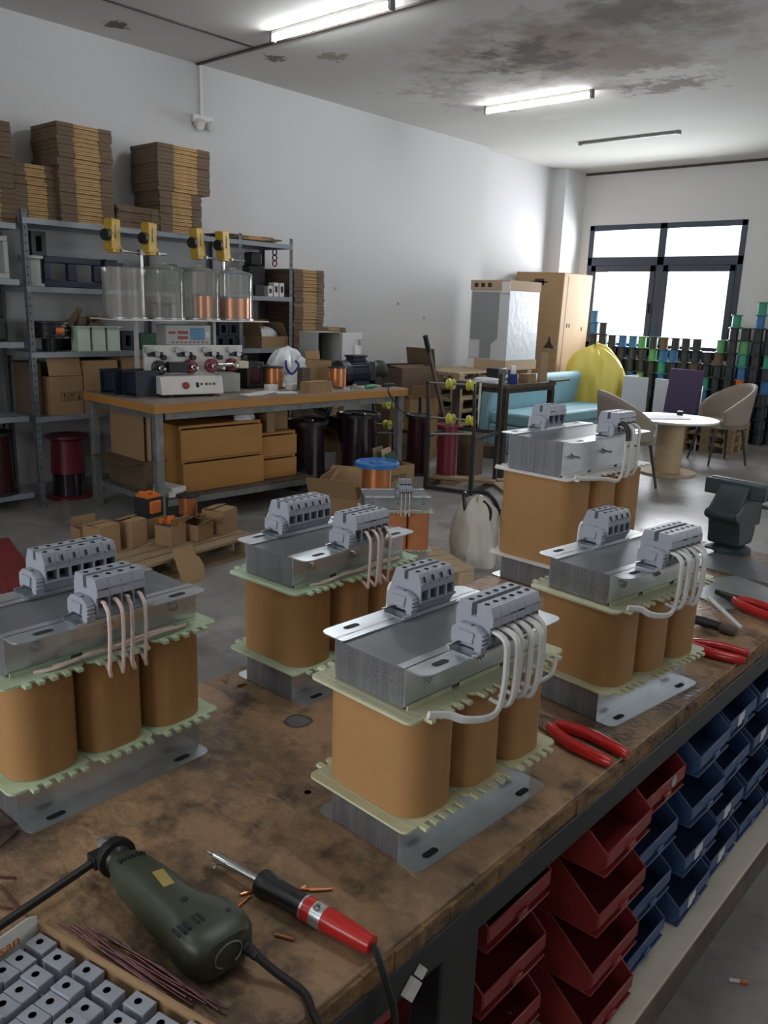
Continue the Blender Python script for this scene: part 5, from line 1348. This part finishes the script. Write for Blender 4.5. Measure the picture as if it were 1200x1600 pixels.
one(MB().bx(-0.13, 0.13, -0.18, 0.18, 0, 0.50), 'black_crate', 'black_plastic', 'black crate deep under the far end of the table', 'crate', (-5.15, 5.36, 0), R(-3), bevel=0.01)

# pallet with little cartons
pallet('old pallet carrying small cartons in front of the winding table', (-3.875, 2.50, 0), R(7), 0.50, 1.06, 0.12)
PZ = 0.121
carton('small closed brown carton at the near end of the old pallet', (-3.97, 2.21, PZ), R(12), 0.135, 0.135, 0.15, flaps=(3, 8, 0, 0))
carton('small closed brown carton second from the near end of the old pallet', (-3.99, 2.395, PZ), R(20), 0.13, 0.13, 0.14, flaps=(4, 14, 0, 0))
carton('open brown flap carton at the back near corner of the old pallet', (-4.13, 2.22, PZ), R(0), 0.15, 0.10, 0.11, flaps=(None, 85, None, None))
t = carton('small brown carton under the orange-wound transformer', (-4.12, 2.60, PZ), R(8), 0.15, 0.15, 0.10)
carton('small open carton filled with orange clamps', (-3.87, 2.575, PZ), R(14), 0.12, 0.12, 0.11, flaps=(120, None, None, None))
for k in range(5):
    one(MB().box((0, 0, 0.012), (0.035, 0.022, 0.024)), 'orange_clamp', 'orange_plastic', 'orange clamp heaped in the small open carton', 'clamp', (-3.87 + 0.026 * (k - 2) * 0.9, 2.575 + 0.022 * ((k * 2) % 3 - 1), PZ + 0.112 + 0.012 * (k % 2)), R(50 * k), group='orange clamps in the small carton')
blob('clear plastic bag on the small open carton of orange clamps', 'clear_bag', 'clear_bag', (-3.87, 2.575, PZ + 0.06), 0.05, 0.05, 0.05, 'bag', 5, 10)
t = carton('brown carton with its flap torn open beside the orange clamps', (-3.88, 2.755, PZ), R(18), 0.15, 0.14, 0.09, flaps=(150, 25, None, 20))
carton('closed brown carton at the far end of the old pallet', (-3.90, 2.94, PZ), R(20), 0.15, 0.15, 0.135, flaps=(3, 10, 0, 0))
carton('low brown carton under the copper spool on the old pallet', (-4.06, 2.83, PZ), R(5), 0.15, 0.15, 0.075)
wire_spool('black-topped copper spool standing on a low carton on the old pallet', (-4.06, 2.83, PZ + 0.082), 0.075, 0.055, 0.13, 'black_plastic', 'copper', 0.012, 1.0)
t = thing('small_transformer', 'small transformer with orange bobbin on a carton', 'transformer', (-4.12, 2.60, PZ + 0.107), R(8))
MB().bx(-0.055, 0.055, -0.06, 0.06, 0, 0.02).bx(-0.055, 0.055, -0.06, -0.045, 0.02, 0.10).bx(-0.055, 0.055, 0.045, 0.06, 0.02, 0.10).bx(-0.055, 0.055, -0.06, 0.06, 0.10, 0.115).build('core', 'black_steel', t)
MB().bx(-0.065, 0.065, -0.04, 0.04, 0.022, 0.098).build('coil', 'spool_orange', t, bevel=0.008)
MB().bx(-0.05, 0.05, -0.05, 0.05, 0.115, 0.13).bx(-0.02, 0.04, -0.06, -0.03, 0.13, 0.15).bx(-0.02, 0.04, 0.0, 0.03, 0.13, 0.145).build('terminal_strip', 'orange_plastic', t)
# the cut cardboard piece leaning on the pallet front
pc = MB().prism([(-0.09, 0), (0.06, 0), (0.075, 0.03), (0.085, 0.075), (0.075, 0.12), (0.05, 0.145), (0.05, 0.20), (-0.09, 0.20)], 'x', -0.0025, 0.0025)
one(pc, 'cardboard_piece', 'carton', 'cut cardboard piece with rounded corner leaning on the old pallet', 'cardboard', (-3.50, 2.48, 0.0), R(8), rot=(0, R(-24), R(8)))

# red pallet truck at the picture edge
t = thing('pallet_truck', 'red pallet truck with one fork pointing at the old pallet', 'pallet truck', (-4.46, 1.62, 0), R(-15))
for s in (-1, 1):
    MB().bx(0.10, 1.15, s * 0.19 - 0.08, s * 0.19 + 0.08, 0.13, 0.20).build('fork', 'red_paint', t, bevel=0.008)
    MB().cyl((0.9, s * 0.19 - 0.04, 0.06), (0.9, s * 0.19 + 0.04, 0.06), 0.06, 16).bx(0.86, 0.94, s * 0.19 - 0.02, s * 0.19 + 0.02, 0.06, 0.14).build('roller', 'black_rubber', t)
MB().bx(-0.10, 0.10, -0.27, 0.20, 0.14, 0.29).build('body', 'red_paint', t, bevel=0.015)
MB().cyl((-0.03, -0.08, 0.10), (-0.03, 0.08, 0.10), 0.10, 18).bx(-0.05, 0.0, -0.03, 0.03, 0.10, 0.2).build('wheel', 'black_rubber', t)
MB().cyl((-0.05, 0, 0.29), (-0.35, 0, 1.05), 0.022, 10).build('handle', 'black_steel', t)

# ================================================================ the middle of the floor
pallet('pale pallet under the orange-wrapped transformer', (-2.80, 3.15, 0), R(-24), 0.46, 0.92, 0.124, 'palewood')
wire_spool('copper wire spool with a bright blue flange on the floor', (-3.42, 3.80, 0), 0.15, 0.092, 0.515, 'blue_flange', 'copper', 0.028, 1.0)
t = carton('wide open carton with spread flaps in front of the black spools', (-4.14, 4.22, 0), R(28), 0.42, 0.36, 0.13, flaps=(135, 60, 120, 130))
t = blob('tied cream rubbish bag with black straps beside the pale pallet', 'rubbish_bag', 'cream_film', (-2.715, 3.90, 0), 0.145, 0.145, 0.40, 'bag', 8, amp=0.16)
MB().tube(bez([(0.06, -0.02, 0.38), (0.11, -0.02, 0.34), (0.115, -0.03, 0.28)], 6), 0.013, 6).build('strap', 'black_plastic', t)
MB().tube(bez([(-0.04, 0.0, 0.42), (0.03, 0.06, 0.41), (0.05, 0.13, 0.34), (0.04, 0.17, 0.27)], 6), 0.015, 6).build('strap', 'black_plastic', t)
MB().tube(bez([(-0.05, -0.03, 0.40), (-0.03, -0.09, 0.42), (0.0, -0.11, 0.33)], 6), 0.012, 6).build('strap', 'black_plastic', t)
t = blob('pinkish plastic bag with a pink tube behind the tallest transformer', 'plastic_bag', 'pink_film', (-2.50, 4.17, 0), 0.15, 0.15, 0.37, 'bag', 12, amp=0.2)
MB().tube(bez([(-0.15, -0.08, 0.16), (-0.12, -0.12, 0.32), (0.0, -0.10, 0.42), (0.12, -0.02, 0.40)], 8), 0.012, 8).build('tube', 'wire_pink', t)
MB().box((-0.10, -0.10, 0.30), (0.05, 0.06, 0.10)).build('red_pack', 'spool_orange', t, bevel=0.01)
t = thing('foot_switch', 'small black foot switch with its cable on the floor', 'foot switch', (-3.32, 5.02, 0), R(15))
MB().bx(-0.06, 0.06, -0.05, 0.05, 0, 0.03).box((0, 0, 0.04), (0.10, 0.09, 0.02), rot=(0, R(8), 0)).build('pedal', 'black_plastic', t, bevel=0.004)
MB().tube(bez([(0.05, 0.05, 0.012), (0.15, 0.20, 0.006), (0.10, 0.55, 0.006), (0.0, 0.85, 0.006), (-0.1, 1.1, 0.006)], 8), 0.006, 6).build('cable', 'black_rubber', t)

def roller_stand(label, loc, rz, sc=1.0):
    t = thing('roller_stand', label, 'roller stand', loc, rz)
    W, D = 0.40 * sc, 0.55 * sc
    for (x, y, h) in ((0, 0, 0.48), (W, 0, 0.48), (0, D, 0.48), (W, D, 0.95)):
        MB().bx(x - 0.016, x + 0.016, y - 0.016, y + 0.016, 0, h * sc).build('post', 'black_steel', t)
    for (a, b_, z) in (((0, 0), (W, 0), 0.02), ((0, D), (W, D), 0.02), ((0, 0), (0, D), 0.02), ((W, 0), (W, D), 0.02), ((0, 0), (0, D), 0.45), ((W, 0), (W, D), 0.45), ((0, D), (W, D), 0.45)):
        MB().tube([(a[0], a[1], z * sc), (b_[0], b_[1], z * sc)], 0.02, 4).build('rail', 'black_steel', t)
    MB().cyl((0, 0, 0.46 * sc), (W, 0, 0.50 * sc), 0.009, 8).build('axle', 'steel', t)
    for x in (0, W):
        MB().tube([(x, 0.0, 0.47 * sc), (x, -0.05, 0.90 * sc)], 0.016, 4).build('arm', 'brown_steel', t)
    for z, y in ((0.88, -0.048), (0.60, -0.015)):
        MB().cyl((-0.01, y, z * sc), (W + 0.01, y, (z + 0.01) * sc), 0.008, 8).build('axle', 'steel', t)
        for f in (0.50, 0.93):
            x = W * f
            MB().lathe([(0.012, -0.028), (0.042, -0.028), (0.042, -0.014), (0.030, -0.008), (0.030, 0.008), (0.042, 0.014), (0.042, 0.028), (0.012, 0.028), (0.012, -0.028)], 20, (x, y, z * sc + 0.005), 'x').build('roller', 'yellow_plastic', t)
    return t
roller_stand('black wire stand with four yellow rollers, standing free on the floor', (-4.19, 5.27, 0), R(14))
roller_stand('low stand with yellow rollers tucked behind the table end', (-5.13, 5.66, 0), R(12), 0.68)
wire_spool('dark maroon wire spool behind the free roller stand', (-4.66, 5.72, 0), 0.13, 0.105, 0.54, 'black_plastic', 'maroon_wire', 0.022, 0.96)
wire_spool('bright dark-red wire spool inside the free roller stand', (-4.28, 5.66, 0.04), 0.105, 0.088, 0.46, 'maroon_plastic', 'maroon_plastic', 0.022, 0.96)
one(MB().bx(-0.14, 0.14, -0.14, 0.14, 0, 0.038), 'wood_plank', 'palletwood', 'plank base under the bright dark-red spool', 'plank', (-4.28, 5.66, 0.0005), R(14))
carton('dark lilac box standing behind the free roller stand', (-4.36, 6.05, 0), R(10), 0.26, 0.22, 0.40, m='carton_dark')
for k, (x, y, a, l) in enumerate(((-3.95, 6.02, 18, 0.7), (-4.10, 5.62, 24, 0.6), (-3.72, 5.75, -40, 0.5))):
    one(MB().bx(-l / 2, l / 2, -0.05, 0.05, 0, 0.022), 'wood_plank', 'palletwood', ('loose plank on the floor under the tape strip', 'loose plank on the floor in the roller stand', 'loose plank on the floor in front of the dark work stand')[k], 'plank', (x, y, 0.0455 if k == 1 else 0.0), R(a))
# cartons past the table end
carton('tall dark carton behind the roller stand', (-5.66, 6.68, 0), R(-2), 0.52, 0.40, 0.86, m='carton_dark', flaps=(6, 10, 0, 80))
carton('open brown carton in front of the tall dark carton', (-5.25, 6.36, 0), R(-6), 0.40, 0.28, 0.60, m='carton', flaps=(110, None, 120, None))
t = thing('wooden_lever', 'long wooden lever with a black grip standing past the table', 'lever', (-4.99, 6.68, 0))
MB().tube([(0, 0, 0.05), (-0.03, -0.46, 1.17)], 0.021, 4).build('shaft', 'darkwood', t)
MB().tube([(-0.0275, -0.415, 1.06), (-0.031, -0.475, 1.21)], 0.026, 10).build('grip', 'black_rubber', t)
MB().bx(-0.10, 0.10, -0.08, 0.08, 0, 0.08).build('base_block', 'palewood', t)
# stack of pale pallets carrying the wrapped appliance
for k in range(6):
    pallet(['lowest pale pallet of the stack under the wrapped appliance', 'second pale pallet up under the wrapped appliance', 'third pale pallet up under the wrapped appliance', 'fourth pale pallet up under the wrapped appliance', 'fifth pale pallet up under the wrapped appliance', 'topmost pale pallet under the wrapped appliance'][k], (-5.53, 7.72, k * 0.137), R(rnd.uniform(-1, 1)), 0.66, 1.42, 0.136, 'palewood', group='pale pallets under the wrapped appliance')
t = thing('wrapped_appliance', 'white appliance packed in clear film and cardboard caps', 'appliance', (-5.42, 8.10, 0.823), 0)
MB().bx(-0.255, 0.255, -0.30, 0.32, 0.10, 0.86).build('body', 'appliance_white', t, bevel=0.006)
MB().prism([(-0.235, 0.12), (-0.10, 0.12), (-0.10, 0.32), (-0.235, 0.32), (-0.235, 0.84), (0.13, 0.84), (0.13, 0.34), (0.05, 0.28), (0.05, 0.12)], 'y', -0.306, -0.3002).build('grey_panel', 'appliance_grey', t)
MB().bx(-0.265, 0.265, -0.31, 0.33, 0.0, 0.105).build('carton_base', 'carton_pale', t)
MB().bx(-0.262, 0.262, -0.307, 0.327, 0.86, 0.965).build('carton_cap', 'carton_pale', t)
MB().bx(0.16, 0.266, -0.312, -0.307, 0.83, 0.95).build('label_sticker', 'paper', t)
MB().bx(-0.262, -0.16, -0.314, -0.31, 0.0, 0.11).build('label_sticker', 'paper', t)
MB().bx(0.256, 0.262, -0.30, 0.30, 0.11, 0.855).build('film_wrap', 'white_film', t)
pm = MB()
for k in range(3): pm.bx(-0.21 + 0.09 * k, -0.16 + 0.09 * k, -0.3085, -0.3075, 0.89, 0.935)
pm.build('print', 'ink', t)
t = thing('tall_carton', 'tallest brown carton leaning in the corner behind the appliance', 'cardboard box', (-5.765, 9.66, 0.012), 0, rot=(0, R(1.2), 0))
MB().bx(-0.345, 0.345, -0.36, 0.36, 0, 1.94).build('box_body', 'carton', t, bevel=0.004)
MB().bx(0.3455, 0.3475, -0.35, 0.35, 0.01, 1.93).build('side_panel', 'carton_pale', t)
p_ = MB().bx(-0.07, 0.07, -0.3615, -0.3605, 1.78, 1.86).bx(-0.12, 0.12, -0.3615, -0.3605, 1.81, 1.83)
p_.prism([(0.14, 1.02), (0.30, 1.02), (0.24, 1.10), (0.23, 1.16), (0.21, 1.16), (0.20, 1.10)], 'y', -0.3615, -0.3605)
for (y, z) in ((-0.20, 1.28), (-0.14, 1.28), (0.18, 1.24)): p_.bx(0.3476, 0.3485, y, y + 0.03, z, z + 0.05)
p_.bx(0.3476, 0.3485, -0.255, -0.245, 0.1, 1.9)
p_.build('print', 'ink', t)

# dark work stand with tape dispenser
t = thing('work_stand', 'dark steel work stand with a brown top before the blue sofa', 'table', (-4.33, 6.56, 0))
MB().bx(-0.30, 0.30, -0.42, 0.42, 0.795, 0.83).build('top', 'darkwood', t, bevel=0.003)
MB().bx(-0.29, 0.29, -0.41, -0.37, 0.755, 0.795).bx(-0.29, 0.29, 0.37, 0.41, 0.755, 0.795).bx(-0.29, -0.25, -0.37, 0.37, 0.755, 0.795).bx(0.25, 0.29, -0.37, 0.37, 0.755, 0.795).build('apron', 'brown_steel', t)
for sx in (-1, 1):
    for sy in (-1, 1): MB().bx(sx * 0.268 - 0.025, sx * 0.268 + 0.025, sy * 0.388 - 0.025, sy * 0.388 + 0.025, 0, 0.755).build('leg', 'brown_steel', t)
SZ = 0.831
t = thing('tape_dispenser', 'dark blue tape dispenser on the work stand', 'tape dispenser', (-4.12, 6.36, SZ), R(-50))
MB().prism([(-0.08, 0), (0.08, 0), (0.08, 0.085), (0.05, 0.09), (0.035, 0.05), (-0.02, 0.05), (-0.05, 0.12), (-0.08, 0.12)], 'y', -0.035, 0.035).build('body', 'tape_blue', t, bevel=0.004)
MB().lathe([(0.03, -0.02), (0.06, -0.02), (0.06, 0.02), (0.03, 0.02), (0.03, -0.02)], 20, (0.0, 0, 0.10), 'y').build('tape_roll', 'paper', t)
one(MB().bx(-0.06, 0.06, -0.09, 0.09, 0, 0.12), 'black_box', 'black_plastic', 'black box beside the tape dispenser on the work stand', 'box', (-4.34, 6.42, SZ), R(10), bevel=0.006)
carton('small brown box past the tape dispenser on the work stand', (-4.13, 6.62, SZ), R(4), 0.16, 0.10, 0.07)
one(MB().bx(-0.012, 0.012, -0.10, 0.07, 0, 0.26), 'board', 'carton', 'upright tan board at the far end of the work stand', 'board', (-4.11, 6.86, SZ), R(8))
one(MB().bx(-0.03, 0.03, -0.16, 0.16, 0, 0.015), 'wood_strip', 'darkwood', 'dark wooden strip jutting from the far end of the work stand', 'strip', (-4.02, 7.02, SZ), R(4))
one(MB().bx(-0.16, 0.13, -0.06, 0.06, 0, 0.012), 'black_tool', 'black_plastic', 'flat black tool lying at the back of the work stand', 'tool', (-4.46, 6.60, SZ), R(70))
blob('heap of crumpled white foil on the work stand', 'foil', 'white_film', (-4.30, 6.24, SZ), 0.15, 0.07, 0.045, 'foil', 9, 12)
t = one(MB().surf(lambda u, v: (0.012 * (u - 0.5) * math.cos(4 * v) * 2, 0.012 * (u - 0.5) * math.sin(4 * v) * 2, 0.80 - 0.74 * v), 3, 24), 'tape_strip', 'paper', 'twisted white tape strip hanging from the work stand', 'tape', (-4.30, 6.125, 0.03), solid=0.001)

# blue bench sofa
t = thing('bench_sofa', 'light blue upholstered bench sofa behind the work stand', 'sofa', (-4.78, 8.22, 0))
MB().bx(-0.20, 0.34, -0.94, 0.90, 0.0, 0.30).build('base', 'sofa_blue', t, bevel=0.02)
MB().bx(-0.18, 0.36, -0.94, 0.90, 0.302, 0.43).build('seat', 'sofa_blue', t, bevel=0.03, seg=3)
MB().prism([(-0.34, 0.0), (-0.21, 0.0), (-0.21, 0.42), (-0.14, 0.74), (-0.17, 0.79), (-0.26, 0.79), (-0.30, 0.74)], 'y', -0.95, 0.91).build('backrest', 'sofa_blue', t, bevel=0.025, seg=3)
carton('low brown carton on the floor at the sofa end', (-4.80, 7.02, 0), R(3), 0.20, 0.24, 0.12, m='carton_dark')
# yellow-wrapped bundle
blob('large bundle wrapped in yellow film by the blue sofa', 'wrapped_bundle', 'yellow_film', (-4.97, 9.47, 0), 0.41, 0.24, 1.08, 'bundle', 21, 40, top=0.9, amp=0.2)
# white carcass
t = thing('cabinet_carcass', 'open white cabinet carcass before the plastic spools', 'cabinet', (-4.13, 9.52, 0))
MB().bx(-0.36, -0.05, -0.19, -0.172, 0, 0.76).build('side_panel', 'appliance_white', t)
MB().bx(0.04, 0.36, -0.19, -0.172, 0, 0.76).build('side_panel', 'appliance_white', t)
MB().bx(-0.36, -0.342, -0.172, 0.19, 0, 0.76).build('side_panel', 'appliance_white', t)
MB().bx(0.342, 0.36, -0.172, 0.19, 0, 0.76).build('side_panel', 'appliance_white', t)
MB().bx(-0.342, 0.342, -0.172, 0.172, 0.04, 0.058).build('floor_panel', 'appliance_white', t)

# round table and chairs
t = thing('round_table', 'low round table with a pale wooden drum base', 'table', (-3.15, 7.66, 0))
MB().lathe([(0, 0), (0.27, 0), (0.27, 0.022), (0, 0.022)], 40).build('base_disc', 'palewood', t)
MB().lathe([(0, 0.022), (0.125, 0.022), (0.125, 0.505), (0, 0.505)], 32).build('drum', 'palewood', t)
MB().lathe([(0, 0.505), (0.40, 0.505), (0.42, 0.515), (0.42, 0.53), (0, 0.53)], 48).build('table_top', 'white_paint', t)
one(MB().bx(-0.17, 0.17, -0.22, 0.22, 0, 0.008), 'white_board', 'paper', 'white rectangular board lying on the round table', 'board', (-3.25, 7.61, 0.5305), R(-38))
one(MB().bx(-0.03, 0.03, -0.045, 0.045, 0, 0.035), 'black_case', 'black_plastic', 'small black case on the round table', 'case', (-3.21, 7.98, 0.5305), R(20), bevel=0.008)

def shell_chair(label, loc, rz):
    """upholstered chair facing local +x"""
    t = thing('upholstered_chair', label, 'chair', loc, rz, 'taupe upholstered chairs')
    def back(u, v):
        a = R(-118 + 236 * u)
        k = math.cos(a * 0.62)
        top = 0.42 + (0.40 * max(0.0, k) ** 0.9)
        rr = 0.235 + 0.045 * v
        z = 0.40 + (top - 0.40) * v
        return (-math.cos(a) * rr + 0.02, math.sin(a) * (rr + 0.01), z)
    MB().surf(back, 30, 8).build('backrest', 'taupe', t, solid=0.03, angle=70)
    s_ = MB().prism(rrect(0.44, 0.44, 0.15, 6, (0.02, 0)), 'z', 0.37, 0.455)
    s_.build('seat', 'taupe', t, bevel=0.02, seg=3)
    for (x, y) in ((0.17, 0.16), (0.17, -0.16), (-0.13, 0.15), (-0.13, -0.15)):
        MB().tube([(x, y, 0.372), (x * 1.38, y * 1.38, 0.0)], 0.017, 10, r2=0.010).build('leg', 'leg_dark', t)
    return t
shell_chair('taupe chair with its back to the workbench, at the low round table', (-3.215, 6.83, 0), R(48))
shell_chair('taupe chair facing the round table, before the pallets and spools', (-3.04, 8.72, 0), R(229))
t = thing('metal_chair', 'chair with a tall purple back and thin metal frame by the round table', 'chair', (-3.63, 8.78, 0), R(80))
MB().box((0.19, 0, 0.66), (0.035, 0.40, 0.50), rot=(0, R(6), 0)).build('backrest', 'purple_fabric', t, bevel=0.01)
MB().bx(-0.20, 0.17, -0.19, 0.19, 0.40, 0.44).build('seat', 'purple_fabric', t, bevel=0.01)
for s in (-1, 1):
    MB().tube([(0.20, s * 0.21, 0.0), (0.185, s * 0.212, 0.42), (0.205, s * 0.212, 0.75)], 0.010, 8).build('leg', 'steel', t)
    MB().tube([(-0.19, s * 0.19, 0.0), (-0.18, s * 0.19, 0.40)], 0.010, 8).build('leg', 'steel', t)
for k in range(3):
    pallet(['lowest brown pallet', 'middle brown pallet', 'top brown pallet'][k] + ' of the short stack behind the taupe chair', (-3.42, 9.52, k * 0.111), R(1), 0.62, 0.55, 0.11, 'palletwood', group='brown pallets behind the chair')

# ================================================================ wall of empty plastic spools under the far window
def spool_mesh(h, r, rc):
    return MB().lathe([(0, 0), (r, 0), (r, 0.008), (rc, 0.012), (rc, h - 0.012), (r, h - 0.008), (r, h), (rc * 0.6, h), (rc * 0.6, h - 0.03), (0, h - 0.03)], 16)
SP = {}
words = {'spool_black': 'black', 'spool_blue': 'blue', 'spool_green': 'light green', 'spool_teal': 'sea green', 'spool_orange': 'orange', 'carton_dark': 'brown'}
def spool(c, x, y, z):
    if c not in SP:
        o = spool_mesh(0.15, 0.070, 0.050).build('plastic_spool', c)
        SP[c] = o
    else:
        o = SP[c].copy(); S.collection.objects.link(o)
    o.location = (x + rnd.uniform(-0.006, 0.006), y + rnd.uniform(-0.012, 0.012), z)
    tag(o, 'empty %s plastic spool in the stacked wall under the far window' % words[c], 'plastic spool', '%s empty spools under the far window' % words[c])
rr = random.Random(11)
ncol = 17
for i in range(ncol):
    x = -5.46 + i * 0.142
    if i < 2: n = 10 - i
    elif i < 11: n = 8
    elif i == 11: n = 7
    elif i == 12: n = 8
    elif i == 13: n = 10
    elif i == 14: n = 9
    elif i == 15: n = 11
    else: n = 9
    for k in range(n):
        if (i in (14,) and k == 8): pass
        c = rr.choices(['spool_black', 'spool_blue', 'spool_green', 'spool_teal', 'carton_dark'], [12, 2.4, 1.1, 0.5, 1.0])[0]
        if (i, k) in ((15, 3), (14, 4)): c = 'spool_orange'
        if (i, k) == (15, 10): c = 'spool_teal'
        if (i, k) in ((0, 8), (3, 7), (4, 7)): c = 'spool_blue'
        if (i, k) == (6, 6): c = 'spool_green'
        if (i, k) == (7, 6): c = 'spool_blue'
        if (i, k) == (16, 6): c = 'spool_teal'
        spool(c, x, 10.33, 0.0005 + k * 0.151)
    for k in range(max(0, n - 1 - (i % 3 == 0))):
        spool(rr.choices(['spool_black', 'spool_blue', 'spool_green'], [10, 2, 0.6])[0], x + 0.07, 10.50, 0.0005 + k * 0.151)

# odds and ends on the floor and in the bins
t = thing('cigarette_end', 'cigarette end on the floor beside the workbench', 'cigarette', (-0.423, 1.712, 0.0), R(30))
MB().cyl((0, 0, 0.004), (0.022, 0, 0.004), 0.004, 8).build('paper_end', 'paper', t)
MB().cyl((0.022, 0, 0.004), (0.042, 0, 0.004), 0.004, 8).build('filter', 'spool_orange', t)
blob('clear plastic bag bulging from a red bin by the bench leg', 'clear_bag', 'clear_bag', (-0.525, 0.845, 0.3475), 0.045, 0.05, 0.085, 'bag', 6, 12)
